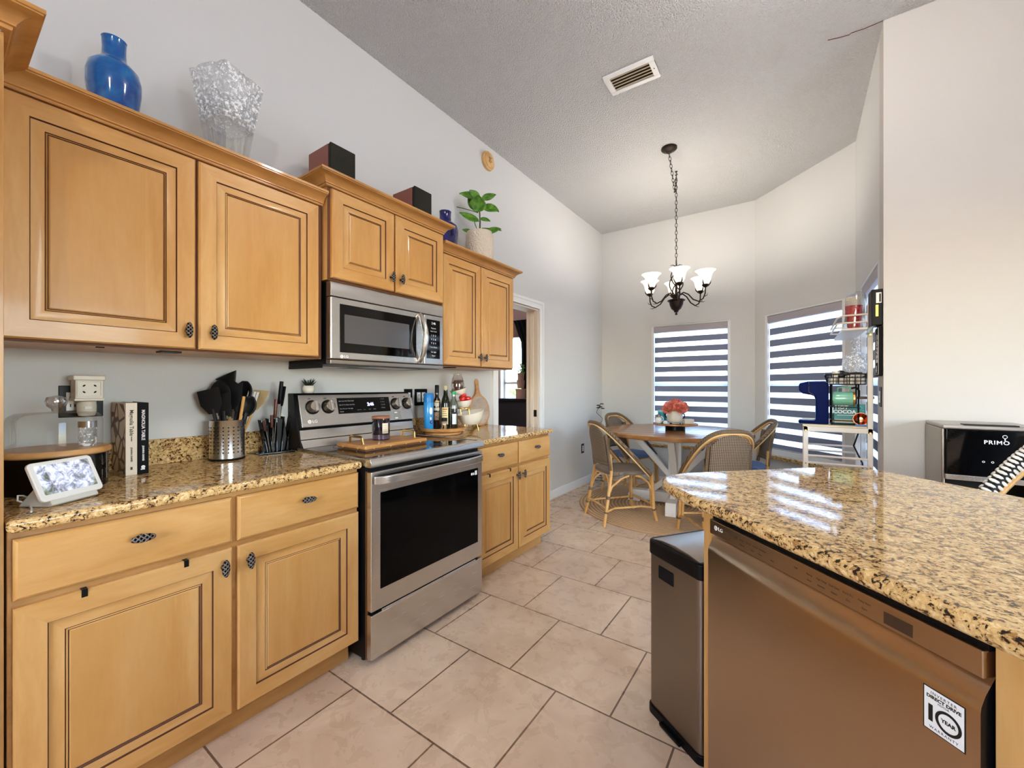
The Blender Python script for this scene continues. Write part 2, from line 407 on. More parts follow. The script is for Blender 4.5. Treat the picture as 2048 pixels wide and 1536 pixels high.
def baseboard(name, a, b, e0=0, e1=0):
    M, L = wall_frame(a, b); mb = MB()
    mb.prism([(0, 0), (-.014, 0), (-.014, .055), (-.011, .062), (-.011, .07), (-.006, .082), (0, .09)], L+e0+e1, 0,
             M @ frame_m((-e0, 0, 0), (0, 1, 0), (0, 0, 1)))
    return struct(name, mb, M_trim)
baseboard('baseboard_left', (0, 3.71), P_A0); baseboard('baseboard_far', P_A0, P_A1); baseboard('baseboard_angled', P_A1, P_B1)
baseboard('baseboard_side', P_B1, P_C1, 0, .014); baseboard('baseboard_right', P_C1, P_D1, .014)

# ---- doorway in the left wall
mb = MB(); D0, D1, DZ = 2.92, 3.63, 2.0
def casing(mb, y0, y1, z0, z1):
    mb.box(0, .016, y0, y1, z0, z1)
mb.box(0, .014, D0-.078, D0, 0, DZ+.078); mb.box(0, .014, D1, D1+.078, 0, DZ+.078); mb.box(0, .014, D0, D1, DZ, DZ+.078)
mb.box(.014, .02, D0-.078, D0-.05, 0, DZ+.078); mb.box(.014, .02, D1+.05, D1+.078, 0, DZ+.078); mb.box(.014, .02, D0-.05, D1+.05, DZ+.05, DZ+.078)
d1 = struct('door_1', mb, M_trim, 'white cased doorway past the end of the counter', bevel=.003)
mb = MB().box(-.14, 0, D0, D0+.018, 0, DZ).box(-.14, 0, D1-.018, D1, 0, DZ).box(-.14, 0, D0, D1, DZ-.018, DZ)
mb.box(-.09, -.05, D1-.03, D1-.018, 0, DZ-.018).box(-.09, -.05, D0+.018, D0+.03, 0, DZ-.018)
obj('door_jamb', mb, M_jamb, d1, .002)
obj('strike_plate', MB().box(-.05, -.015, D1-.0195, D1-.0178, .90, .97), M_bronze, d1)

# ---- windows with granite sills
def window(idx, a, b, u0, u1, z0=.50, z1=1.97, label='', rail=True):
    M, L = wall_frame(a, b); ang = math.atan2(b[1]-a[1], b[0]-a[0]); w = u1-u0
    o = M @ Vector((u0, 0, 0))
    e = bpy.data.objects.new('window_%d' % idx, None); COL.objects.link(e); e.location = o; e.rotation_euler = (0, 0, ang); e['kind'] = 'structure'; e['label'] = label
    f = MB().box(0, .028, 0, .14, z0, z1).box(w-.028, w, 0, .14, z0, z1).box(0, w, 0, .14, z1-.012, z1).box(0, w, .02, .14, z0, z0+.05)
    for k in range(3): f.box(.028, w-.028, .03+.03*k, .045+.03*k, z0+.05, z0+.068-.004*k)
    if rail: f.box(.028, w-.028, .09, .125, (z0+z1)/2-.02, (z0+z1)/2+.02); f.box(.028, .055, .09, .125, z0, z1); f.box(w-.055, w-.028, .09, .125, z0, z1)
    obj('window_frame', f, M_trim, e, .003)
    obj('pane', MB().box(.028, w-.028, .105, .109, z0+.05, z1-.012), M_pane, e)
    obj('window_sill', MB().box(-.04, w+.04, -.045, .10, z0-.042, z0-.002), M_granite, e, .008, 3)
    return e, o, ang, w
def blind(o, ang, w, z0, z1, label, nb=11):
    r = thing('zebra_blind', label, 'window blind', o, ang, 'zebra blinds in the dining nook')
    obj('cassette', MB().prism([(.006, z1-.016), (.006, z1-.085), (.03, z1-.09), (.06, z1-.085), (.06, z1-.016)], w-.016, 0, frame_m((.008, 0, 0), (0, 1, 0), (0, 0, 1))), M_valance, r, .004)
    sh = MB(); dk = MB(); z = z1-.085; top = z1-.147; x0, x1 = .032, w-.032
    dk_list = []
    for k in range(nb):
        t = top-.1215*k; dk_list.append((t-.068, t))
    prev = z
    for b0, b1 in dk_list:
        sh.box(x0, x1, .034, .0348, b1, prev); dk.box(x0, x1, .030, .0318, b0, b1); prev = b0
    obj('sheer_fabric', sh, M_sheer, r); obj('dark_bands', dk, M_band, r)
    obj('bottom_rail', MB().box(x0, x1, .024, .042, prev-.026, prev), M_valance, r, .004)
    return r
w1 = window(1, P_A0, P_A1, .661, 1.549, label='tall window straight behind the dining table')
w2 = window(2, P_A1, P_B1, .141, 1.025, label='tall window in the angled wall')
w3 = window(3, P_B1, P_C1, .355, 1.215, label='window beside the white rack')
blind(w1[1], w1[2], w1[3], .5, 1.97, 'dark and sheer striped blind in the window straight behind the dining table')
blind(w2[1], w2[2], w2[3], .5, 1.97, 'dark and sheer striped blind in the angled window behind the blue coffee maker')
blind(w3[1], w3[2], w3[3], .5, 1.97, 'dark and sheer striped blind in the window seen edge on beside the white rack')

window(5, P_D1, (5.2, -2.6), 1.5, 3.1, .0, 2.1, label='unseen sliding glass door added on the east side for fill daylight', rail=False)  # out of view, added to let neutral fill daylight into the kitchen
window(6, (5.2, -2.6), (0, -2.6), 2.0, 3.6, 1.05, 2.1, label='unseen window added behind the camera for fill daylight')  # invented opening, lets in more daylight from behind the camera
# ---- adjoining room through the doorway
M_mauve = base('mauve_paint', '#a88f8d', .8)
wall('wall_adjoining', (-3.2, 5.284), (-.14, 5.284), [(1.47, 2.02, .55, 1.98)], M_mauve, 2.6)
wall('wall_adjoining_left', (-3.2, 1.2), (-3.2, 5.284), [], M_mauve, 2.6)
wall('wall_adjoining_near', (-.14, 1.2), (-3.2, 1.2), [], M_mauve, 2.6)
struct('ceiling_adjoining', MB().box(-3.34, -.14, 1.06, 5.42, 2.6, 2.7), M_ceil)
window(4, (-3.2, 5.284), (-.14, 5.284), 1.47, 2.02, .55, 1.98, 'bright white framed window seen through the doorway')
v = thing('window_valance', 'mauve brown fabric valance over the window seen through the doorway', 'valance', (-1.455, 5.2, 1.97))
obj('fabric', MB().grid(lambda a, b: (-.33+.66*a, .02+.02*math.sin(a*38), .02+.22*b-.02*abs(math.sin(a*9))), 50, 4), base('mauve_fabric', '#8a6a66', .9), v, solid=.004)
obj('rod', MB().tube([(-.36, .03, .245), (.36, .03, .245)], .008), M_black, v)
fill_lamp_r = thing('ceiling_light', 'unseen dome light added to brighten the room beyond the doorway', 'ceiling light', (-1.6, 3.2, 2.6), 0, 'flush ceiling lights')
obj('rim', MB().lathe([(.15, -.03), (.165, -.03), (.165, 0), (0, 0)], 28), M_trim, fill_lamp_r)
lamp('dome_lamp', 'POINT', (0, 0, -.2), 34, (1, .93, .86), .1, parent=fill_lamp_r)  # no lamp seen here; added to lift the dark adjoining room
c = thing('curtain', 'black tied curtain at the right of the window through the doorway', 'curtain', (-1.10, 5.09, 0))
def drape(a, b):
    z = .85+1.35*b; q = max(0, (z-1.85)/.35); left = -.10-.14*q; return (left+(.22-left)*a, .018*math.sin(a*34)+.03, z)
obj('drape', MB().grid(drape, 40, 16), M_blackm, c, solid=.004)
k = thing('dresser', 'black painted dresser with white legs seen through the doorway', 'dresser', (-1.02, 4.62, 0))
obj('top', MB().box(-.14, .5, -.2, .2, 1.02, 1.05), M_blackm, k, .004)
obj('body', MB().box(-.11, .48, -.17, .18, .66, 1.02), base('dark_navy_paint', '#15161f', .5), k, .004)
for x in (-.1, .45):
    for y in (-.15, .15): obj('leg', MB().box(x-.02, x+.02, y-.02, y+.02, 0, .66), M_trim, k, .003)
obj('stretcher', MB().box(-.1, .45, -.02, .02, .62, .65), M_trim, k)
p = thing('planter', 'tall pinkish terracotta stacked planter with green herb on the black dresser', 'potted plant', (-.80, 4.50, 1.05))
obj('pot', MB().lathe([(.05, 0), (.062, .0), (.066, .11), (.072, .11), (.072, .13), (.06, .13)], 24).lathe([(.042, .135), (.05, .2), (.05, .23), (.056, .24)], 24).lathe([(.04, .24), (.045, .32), (.05, .33)], 24), base('terracotta', '#a8857a', .7), p)
fo = MB(); random.seed(4)
for i in range(70):
    a = random.uniform(0, 6.28); r_ = random.uniform(.0, .055); z = .33+random.uniform(0, .13)
    fo.ell((r_*math.cos(a), r_*math.sin(a), z), (.012, .012, .006), 6, 4)
obj('foliage', fo, M_leaf, p)

# ---- outside
struct('ground', MB().box(-14, 30, 5.6, 30, -.3, -.12).box(5.5, 30, -30, 5.6, -.3, -.12).box(-14, 5.5, -30, -2.9, -.3, -.12), speck('patio', ('#a9a49c', '#bdb8b0'), 3, .9), 'pale paved patio outside the windows')
hd = MB(); random.seed(9)
for i in range(420):
    hd.ell((random.uniform(-7, 7), random.uniform(13, 14.2), random.uniform(0, 1.3)), (random.uniform(.25, .5),)*3, 7, 4)
h = obj('hedge', hd, speck('hedge_leaves', ('#40602c', '#7d9a52'), 7, .8, .6)); tag(h, 'green garden hedge outside beyond the windows', 'hedge', kind='stuff')

# ---- ceiling fixtures of the kitchen (above and behind the camera) and the air vent
def dome(loc, lab, power):
    r = thing('ceiling_light', lab, 'ceiling light', loc, 0, 'flush ceiling lights')
    obj('rim', MB().lathe([(.17, -.03), (.185, -.03), (.185, 0), (.0, 0)], 32), M_trim, r)
    m = bpy.data.materials.get('dome_glow') or base('dome_glow', '#ffffff', .3, emit='#fff1de', estr=2.0)
    obj('diffuser', MB().lathe([(0, -.085), (.06, -.08), (.12, -.06), (.165, -.03)], 32), m, r)
    l = lamp('dome_lamp', 'POINT', (0, 0, -.17), power, (1, .95, .90), .07, parent=r)
    return r
dome((2.55, -.9, CZ), 'flush white dome ceiling light over the near end of the kitchen', KITCHEN_W)
dome((2.35, 1.75, CZ), 'flush white dome ceiling light over the counter peninsula', KITCHEN_W*.8)

struct('trim_1', MB().tube([(2.578, 3.098, CZ-.001), (2.50, 3.105, CZ-.002), (2.44, 3.10, CZ-.001), (2.43, 3.108, CZ-.002), (2.38, 3.10, CZ-.001), (2.33, 3.085, CZ-.001)], .0022, 5), M_inside, 'thin dark crack in the ceiling plaster at the wall corner')
v = thing('air_vent', 'white rectangular louvred air vent in the popcorn ceiling', 'air vent', (1.277, 2.70, CZ), math.radians(1))
f = MB()
f.box(-.165, .165, -.10, -.068, -.012, 0).box(-.165, .165, .068, .10, -.012, 0).box(-.165, -.128, -.068, .068, -.012, 0).box(.128, .165, -.068, .068, -.012, 0)
obj('frame', f, M_trim, v, .003)
obj('backing', MB().box(-.128, .128, -.068, .068, -.003, 0), base('vent_dark', '#4a3b2c', .8), v)
for i in range(5):
    y = -.055+.0275*i
    obj('louvre', MB().box(-.128, .128, -.011, .011, -.001, .001, 0, T(0, y, -.008) @ Matrix.Rotation(math.radians(24), 4, 'X')), base('vent_louvre', '#b9aa92', .5) if i == 0 else bpy.data.materials['vent_louvre'], v)
obj('screw', MB().cyl((.147, 0, -.0135), .004, .003, 10), M_bronze, v)
# ================================================================ CABINETS (local: x out of the wall, y along it, z up)
CAB = [M_maple_h, M_maple_v, M_glaze, M_maple_p]
def rect_rings(mb, y0, y1, z0, z1, rings, center_m):
    vs = []
    for ins, x, _ in rings: vs += [(x, y0+ins, z0+ins), (x, y1-ins, z0+ins), (x, y1-ins, z1-ins), (x, y0+ins, z1-ins)]
    b = len(mb.v); mb.v += vs
    for i in range(len(rings)-1):
        mk = rings[i+1][2]
        for j in range(4):
            j2 = (j+1) % 4; a = b+4*i; c = b+4*(i+1)
            mb.f.append((a+j, a+j2, c+j2, c+j)); mb.m.append((0 if j % 2 == 0 else 1) if mk is None else mk)
    k = b+4*(len(rings)-1); mb.f.append((k, k+1, k+2, k+3)); mb.m.append(center_m)
    mb.f.append((b+3, b+2, b+1, b)); mb.m.append(1)
def knob_part(parent, x, y, z, vert):
    mb = MB().tube([(x-.002, y, z), (x+.004, y, z), (x+.02, y, z)], [.009, .0055, .006], 10)
    mb.ell((x+.024, y, z), (.009, .012 if vert else .029, .029 if vert else .012), 18, 10)
    return obj('knob', mb, M_pewter, parent)
def door(root, y0, y1, z0, z1, xb, knob=None, fr=.056):
    f = xb+.02; n = None
    rings = [(0, xb, n), (0, f-.006, n), (.005, f, n), (fr, f, n), (fr+.0028, f-.006, 2), (fr+.008, f-.007, n), (fr+.03, f-.002, n), (fr+.0325, f-.0045, 2),
             (fr+.0355, f-.0015, n), (fr+.038, f-.004, 2), (fr+.041, f-.0015, n)]
    mb = MB(); rect_rings(mb, y0, y1, z0, z1, rings, 3)
    d = obj('door', mb, CAB, root, ang=25)
    if knob: knob_part(d, f, knob[0], knob[1], True)
    return d
def drawer(root, y0, y1, z0, z1, xb, knob=True):
    f = xb+.02; mb = MB(); rect_rings(mb, y0, y1, z0, z1, [(0, xb, None), (0, f-.007, None), (.003, f-.003, None), (.008, f, None)], 0)
    d = obj('drawer', mb, CAB, root, ang=25)
    if knob: knob_part(d, f, (y0+y1)/2, (z0+z1)/2+.015, False)
    return d
def over_hook(root, y, z, x):
    obj('door_hook', MB().box(x, x+.0015, y-.006, y+.006, z-.018, z+.001).box(x-.02, x+.0015, y-.006, y+.006, z+.0005, z+.002), M_black, root)
def sweep(path, prof):
    mb = MB(); P = [Vector((p[0], p[1])) for p in path]; n = len(P); k = len(prof); vs = []
    for i in range(n):
        d0 = (P[i]-P[i-1]).normalized() if i > 0 else None; d1 = (P[i+1]-P[i]).normalized() if i < n-1 else None
        n0 = Vector((d0.y, -d0.x)) if d0 else None; n1 = Vector((d1.y, -d1.x)) if d1 else None
        if n0 is None: o = n1
        elif n1 is None: o = n0
        else: o = (n0+n1)/(1+n0.dot(n1))
        for a, z in prof: vs.append((P[i].x+o.x*a, P[i].y+o.y*a, z))
    fs = [(i*k+j, (i+1)*k+j, (i+1)*k+(j+1) % k, i*k+(j+1) % k) for i in range(n-1) for j in range(k)]
    fs += [tuple(range(k)), tuple((n-1)*k+j for j in range(k-1, -1, -1))]
    return mb.add(vs, fs)
CROWN = [(-.004, 0), (.010, 0), (.012, .004), (.012, .011), (.017, .013), (.017, .018), (.020, .024), (.028, .038), (.042, .050), (.056, .056), (.056, .060), (.060, .062), (.060, .074), (-.004, .074)]
def crown(root, path, z): return obj('crown_molding', sweep(path, [(a, b*.8+z) for a, b in CROWN]), M_crown, root, ang=30)

# ---- tall cabinet at the left edge
r = thing('tall_cabinet', 'tall maple cabinet cut off by the left edge of the photo', 'cabinet', (0, 0, 0))
obj('body', MB().box(.002, .62, -.75, .117, .1, 2.060), M_maple_v, r, .001)
obj('toe_kick', MB().box(.002, .55, -.75, .117, 0, .1), M_toe, r)
door(r, -.74, -.325, .12, 2.045, .62, (-.345, 1.0)); door(r, -.315, .108, .12, 2.045, .62, (-.295, 1.0))
crown(r, [(.63, -.75), (.63, .117), (.37, .117)], 2.062)

# ---- wall cabinets
def wall_cab(lab, y0, y1, z0, z1, X, doors, kn, cr):
    r = thing('wall_cabinet', lab, 'cabinet', (0, 0, 0), group='maple wall cabinets')
    mb = MB().box(.002, X-.002, y0, y1, z0, z1)
    obj('body', mb, M_maple_v, r, .001)
    obj('face_frame', MB().box(X-.002, X, y0+.001, y1-.001, z0+.001, z1-.001), M_inside, r)
    for (a, b), k in zip(doors, kn): door(r, a, b, z0+.009, z1-.012, X, k)
    crown(r, cr, z1-.004); return r
wc = wall_cab('long two door maple wall cabinet under the bright blue vase', .1195, 1.09, 1.340, 2.066, .33, [(.128, .588), (.598, 1.068)], [(.561, 1.415), (.639, 1.415)], [(.33, .12), (.33, 1.092)])
obj('puck_light', MB().box(.24, .3, .50, .56, 1.334, 1.340), M_black, wc)
obj('screw', MB().box(.30, .31, .33, .35, 1.337, 1.340), M_blackm, wc)
wall_cab('short raised maple wall cabinet directly above the microwave', 1.098, 1.857, 1.716, 2.158, .365, [(1.112, 1.477), (1.487, 1.853)], [(1.452, 1.797), (1.517, 1.797)], [(.0, 1.098), (.365, 1.098), (.365, 1.857), (.0, 1.857)])
wc = wall_cab('two door maple wall cabinet under the potted plant', 1.868, 2.678, 1.340, 2.066, .33, [(1.884, 2.262), (2.272, 2.665)], [(2.236, 1.413), (2.298, 1.413)], [(.33, 1.868), (.33, 2.678), (.0, 2.678)])
obj('puck_light', MB().box(.24, .3, 2.0, 2.06, 1.334, 1.340), M_black, wc)

# ---- base cabinets
def base_cab(lab, y0, y1, ys, kd, hooks):
    r = thing('base_cabinet', lab, 'cabinet', (0, 0, 0), group='maple base cabinets')
    obj('body', MB().box(.002, .607, y0, y1, .105, .856), M_maple_v, r, .001)
    obj('face_frame', MB().box(.607, .61, y0+.001, y1-.001, .106, .855), M_crown, r)
    obj('toe_kick', MB().box(.002, .545, y0, y1, 0, .105), M_toe, r)
    for i, (a, b) in enumerate(ys):
        drawer(r, a, b, .687, .838, .61); door(r, a, b, .112, .669, .61, (kd[i], .615))
    for y in hooks: over_hook(r, y, .669, .630)
    return r
base_cab('wide maple base cabinet below the smart display and cookbooks', .122, 1.089, [(.13, .602), (.618, 1.086)], (.573, .649), (.252, .474))
base_cab('maple base cabinet right of the stove ending at the doorway wall', 1.866, 2.757, [(1.874, 2.318), (2.334, 2.753)], (2.300, 2.369), (2.004, 2.224))

# ---- counters
def counter(lab, y0, y1, bs):
    r = thing('countertop', lab, 'countertop', (0, 0, 0))
    obj('slab', MB().box(.001, .648, y0, y1, .8565, .888), M_granite, r, .012, 4)
    obj('backsplash', MB().box(.001, .021, bs[0], bs[1], .888, .992), M_granite, r, .003); return r
counter('granite countertop left of the stove with the display and cookbooks', .119, 1.0915, (.12, 1.09))
counter('short granite countertop right of the stove with the oil bottles', 1.8645, 2.772, (1.866, 2.765))

# ---- LG style mark used on the three appliances
def brand(parent, M, s, mat):
    mb = MB(); n = 28
    pts = [(s*.5*math.cos(PI*2*i/n), s*.5*math.sin(PI*2*i/n)) for i in range(n)]
    mb.prism(pts, .0006, 0, M)
    text_mb(mb, 'LG', s*1.05, M @ T(s*.72, 0, 0), 0, .0004, 'LEFT', 1.1, .006*s)
    o = obj('brand_lettering', mb, mat, parent)
    f = MB(); f.box(-s*.06, s*.02, -s*.22, s*.25, .0007, .0012, 0, M).box(-s*.06, s*.18, -s*.24, -s*.17, .0007, .0012, 0, M).box(.2*s, .42*s, -.04*s, .03*s, .0007, .0012, 0, M)
    f.lathe([(s*.07, .0007), (s*.07, .0012)], 10, 0, M @ T(-s*.22, s*.17, 0))
    obj('brand_face', f, M_steel, parent); return o

# ---- microwave
r = thing('microwave', 'stainless over the range microwave under the short maple cabinet', 'microwave', (0, 1.102, 1.322))
Wm, Hm, X = .744, .388, .39
obj('body', MB().box(.003, .352, 0, Wm, -.006, Hm-.003), M_black, r, .003)
obj('vent_strip', MB().prism([(.352, .316), (.388, .316), (.388, .372), (.380, Hm-.003), (.352, Hm-.003)], Wm, 0, frame_m((0, 0, 0), (1, 0, 0), (0, 0, 1)) @ Matrix.Rotation(0, 4, 'X') @ T(0, 0, -Wm)), M_steel, r, .002)
d = obj('door', MB().box(.352, .388, 0, .584, .018, .313), M_steel, r, .006, 3)
obj('window_frame', MB().box(.386, .3895, .046, .526, .052, .284), M_blackglass, d, .0035)
obj('window_screen', MB().box(.3893, .3903, .070, .472, .098, .236), M_mwscreen, d)
h = MB(); pts = []
for i in range(15):
    a = i/14; pts.append((.392+.05*math.sin(PI*a)**.8, .548, .032+.272*a))
h.tube(pts, [.014+.006*math.sin(PI*i/14) for i in range(15)], 12, sq=.8)
obj('handle', h, M_steel, d)
p = obj('control_panel', MB().box(.352, .388, .587, Wm, .018, .313), M_steel, r, .006, 3)
obj('keypad', MB().box(.386, .3893, .606, .716, .055, .287), M_blackglass, p, .002)
k = MB(); F = lambda y, z: frame_m((.3894, y, z), (0, 1, 0), (0, 0, 1))
text_mb(k, '2:46', .02, F(.661, .265))
for i, row in enumerate(('Popcorn', 'Auto Cook')): text_mb(k, row, .011, F(.661, .236-.018*i))
for i, row in enumerate(('1  2  3', '4  5  6', '7  8  9', 'Clear 0 Start')): text_mb(k, row, .015 if i < 3 else .011, F(.661, .192-.023*i))
text_mb(k, 'Fan  Light', .011, F(.661, .094)); text_mb(k, 'Timer', .011, F(.661, .072))
obj('key_lettering', k, M_whitetxt, p)
brand(d, F(.056, .032), .017, M_whitetxt)
obj('bottom_trim', MB().box(.352, .386, 0, Wm, -.004, .015), M_steel_v, r, .002)
u = MB().box(.05, .16, .06, .24, -.0085, -.006).box(.18, .30, .28, .62, -.0085, -.006).box(.05, .16, .5, .68, -.0085, -.006)
obj('underside_vent', u, M_steel_v, r)
obj('mounting_lip', MB().box(.003, .30, -.0, .012, -.022, -.006), M_black, r)

# ---- range
Y0, Wd = 1.0985, .7595
r = thing('stove', 'stainless electric range with black glass top between the two granite counters', 'stove', (0, Y0, 0))
obj('body', MB().box(.05, .655, .0, Wd, .03, .862), M_black, r, .003)
obj('foot', MB().cyl((.60, .04, 0), .018, .03, 14), M_black, r); obj('foot', MB().cyl((.60, Wd-.04, 0), .018, .03, 14), M_black, r)
ct = obj('cooktop', MB().box(.10, .668, .004, Wd-.004, .884, .897), M_blackglass, r, .002)
bz = MB()
for cx_, cy_, rr in ((.50, .19, .105), (.50, .57, .115), (.25, .19, .075), (.25, .57, .085)):
    for q in (rr, rr*.62): bz.lathe([(q-.0012, .8972), (q-.0012, .8975), (q+.0012, .8975), (q+.0012, .8972)], 48, 0, T(cx_, cy_, 0), cap0=False, cap1=False)
obj('burner_rings', bz, base('burner_mark', '#55524f', .4), ct)
obj('front_rail', MB().prism([(.655, .862), (.692, .862), (.698, .868), (.698, .890), (.690, .900), (.664, .900), (.664, .884), (.655, .884)], Wd+.006, 0, frame_m((0, Wd+.003, 0), (1, 0, 0), (0, 0, 1))), M_steel, r, .002)
for y_ in (-.002, Wd-.004): obj('side_rail', MB().box(.10, .665, y_, y_+.006, .866, .899), M_steel, r, .001)
d = obj('oven_door', MB().box(.657, .690, .004, Wd-.004, .240, .842), M_steel, r, .005, 3)
g = obj('oven_glass', MB().box(.688, .6922, .052, Wd-.044, .328, .748), M_ovenglass, d, .001)
sk = MB().box(.6923, .6925, .655, .668, .715, .728).box(.6923, .6925, .672, .682, .714, .727).box(.6923, .6925, .688, .706, .712, .736)
obj('door_stickers', sk, M_white, g)
h = MB(); n = 24; inner = []; outer = []
for i in range(n+1):
    a = i/n; y = .012+(Wd-.024)*a; b = .045*(1-(2*a-1)**4)**.5 if 0 < a < 1 else 0
    outer.append((.694+b+.008, y)); inner.append((.694+max(b-.012, -.003), y))
h.prism(outer+inner[::-1], .036, 0, T(0, 0, .788))
obj('handle', h, M_steel, d, .006, 3)
w = obj('warming_drawer', MB().box(.657, .690, .004, Wd-.004, .034, .226), M_steel, r, .004, 3)
obj('drawer_pull', MB().box(.659, .689, .06, Wd-.06, .2255, .235), M_chrome, w, .002)
obj('side_trim', MB().box(.645, .657, .001, .012, .03, .842), base('side_wood_reflection', '#7a4f2c', .35, .6), r)  # brown paints the wood reflected in the stainless door side
# back guard
obj('back_housing', MB().prism([(.004, .86), (.10, .86), (.128, .90), (.10, .985), (.088, .999), (.060, 1.166), (.052, 1.174), (.004, 1.174)], Wd, 0, frame_m((0, Wd, 0), (1, 0, 0), (0, 0, 1))), M_black, r, .002)
obj('rear_panel', MB().prism([(.10, .985), (.106, .985), (.116, .935), (.142, .900), (.142, .897), (.118, .897), (.108, .935)], Wd-.014, 0, frame_m((0, Wd-.007, 0), (1, 0, 0), (0, 0, 1))), M_steel, r)
o3 = Vector((.118, .014, 1.0)); tl = Vector((-.043, 0, .166)).normalized(); Mp = frame_m(o3, (0, 1, 0), tl)   # local: x along, y up the slope, z out
cp = obj('control_panel', MB().box(0, .735, 0, .1715, -.03, 0, 0, Mp), M_steel, r, .003)
obj('display', MB().box(.212, .565, .060, .150, -.002, .0012, 0, Mp), M_blackglass, cp, .0005)
tx = MB(); text_mb(tx, '2:46', .026, Mp @ T(.425, .108, .0014), 0, .0002, bold=.0008)
obj('clock_digits', tx, base('clock_glow', '#bfc4ff', .4, emit='#b6b9ff', estr=3), cp)
tx = MB()
for row, y in (('Bake  Roast  Broil  Warm  Proof', .132), ('Pizza  Air Fry  Frozen  Slow Cook', .110), ('Clean  Set  Lock  Time  Light', .088), ('Remote', .072)):
    text_mb(tx, row, .0085, Mp @ T(.222, y, .0014), 0, .0001, 'LEFT', .82)
for i in range(4): text_mb(tx, ('Cook Time', 'Timer', 'Clock', 'Settings')[i], .006, Mp @ T(.345+.035*i, .078, .0014), 0, .0001)
for i, row in enumerate(('1  2  3', '4  5  6', '7  8  9', '0 Start')): text_mb(tx, row, .010, Mp @ T(.513, .138-.018*i, .0014), 0, .0001)
obj('panel_lettering', tx, base('grey_print', '#a9a9b0', .5), cp)
for i, (u, v_) in enumerate(((.068, .104), (.156, .104), (.612, .104), (.702, .104))):
    A = Mp @ T(u, v_, 0)
    kn = obj('knob', MB().lathe([(.034, 0), (.034, .006), (.029, .012), (.026, .03), (.024, .032), (0, .032)], 32, 0, A), M_steel_v, cp)
    obj('knob_ring', MB().lathe([(.0345, 0), (.0375, 0), (.0375, .004), (.0345, .007)], 32, 0, A, cap0=False, cap1=False), M_black, kn)
    obj('knob_grip', MB().box(-.007, .007, -.028, .028, .028, .05, 0, A), M_steel, kn, .002)
    tt = MB(); text_mb(tt, 'OFF', .009, A @ T(-.012, .046, .0005)); obj('knob_print', tt, M_dktxt, cp)
brand(cp, Mp @ T(.042, .028, .0002), .02, M_whitetxt)
obj('rating_sticker', MB().box(.585, .640, .006, .056, .0002, .0006, 0, Mp), base('grey_sticker', '#8a8681', .5), cp)
obj('sticker_bands', MB().box(.591, .612, .045, .052, .0006, .0009, 0, Mp).box(.591, .612, .010, .017, .0006, .0009, 0, Mp), M_white, cp)

# ================================================================ PENINSULA (local: x toward the camera, y along the front to the right)
def st(s_, t_): return ((s_+t_)/math.sqrt(2), (s_-t_)/math.sqrt(2))
SF = 2.285
def pen_thing(name, lab, cat, s0, t0):
    x, y = st(s0, t0); return thing(name, lab, cat, (x, y, 0), math.radians(225))
# slab outline in (s,t); local x = SF - s, y = t
def arc(cx_, cy_, rr, a0, a1, n=10): return [(cx_+rr*math.cos(math.radians(a0+(a1-a0)*i/n)), cy_+rr*math.sin(math.radians(a0+(a1-a0)*i/n))) for i in range(n+1)]
r = pen_thing('countertop', 'large granite peninsula top above the dishwasher with rounded left corners', 'countertop', SF, 0)
out = [(0, 2.1), (0.0, .56), (.008, .48), (.006, .40), (-.002, .32), (-.018, .25), (-.05, .195), (-.10, .158), (-.17, .138), (-.30, .132), (-.72, .132)]
out += arc(-.80, .272, .14, 270, 180, 8)[1:] + [(-.944, .40), (-.944, 2.1)]
obj('slab', MB().prism(out, .0345, 0, T(0, 0, .8535)), M_granite, r, .014, 5, ang=60)
r = pen_thing('base_cabinet', 'maple peninsula base cabinet framing the dishwasher', 'cabinet', 2.318, 0)
obj('side_panel', MB().box(-.60, 0, .452, .487, 0, .853), M_maple_v, r, .001)
obj('side_panel', MB().box(-.60, 0, 1.097, 1.98, .0, .853), M_maple_v, r, .001)
obj('back_panel', MB().box(-.62, -.60, .452, 1.98, 0, .853), M_maple_v, r, .001)
# dishwasher
r = pen_thing('dishwasher', 'dark stainless dishwasher built in under the granite peninsula', 'dishwasher', 2.345, 0)
dw0, dw1 = .497, 1.092
obj('tub', MB().box(-.55, -.002, .495, 1.0935, .10, .853), M_blackm, r, .002)
obj('top_gap_fill', MB().box(-.002, .030, dw0, dw1, .834, .8525), M_black, r)  # black strip filling the gap below the granite
obj('toe_plate', MB().box(-.08, -.05, .495, 1.093, .0, .10), M_black, r)
n = 20; V = []; Fc = []
# door: front sheet, scooped top with a bowed lower edge, dark sides
def prof(a):
    bow = .011*(1-(2*a-1)**2); return [(.001, .105), (.043, .105), (.045, .112), (.045, .748-bow), (.0435, .757-bow), (.036, .772-bow*.6), (.022, .790), (.004, .812), (.001, .812)]
K = 9
for i in range(n+1):
    a = i/n
    for x, z in prof(a): V.append((x, dw0+(dw1-dw0)*a, z))
for i in range(n):
    for j in range(K): Fc.append((i*K+j, (i+1)*K+j, (i+1)*K+(j+1) % K, i*K+(j+1) % K))
mb = MB().add(V, Fc, 0); mb.add(V[:K], [tuple(range(K))], 1); mb.add(V[-K:], [tuple(range(K))], 1)
d = obj('door', mb, [M_dwsteel, M_black], r, ang=20)
cp = obj('control_strip', MB().box(.001, .040, dw0, dw1, .796, .836), M_dwsteel, r, .002)
F = lambda y, z, x=.0402: frame_m((x, y, z), (0, 1, 0), (0, 0, 1))
brand(cp, F(dw0+.026, .818), .013, M_whitetxt)
tx = MB()
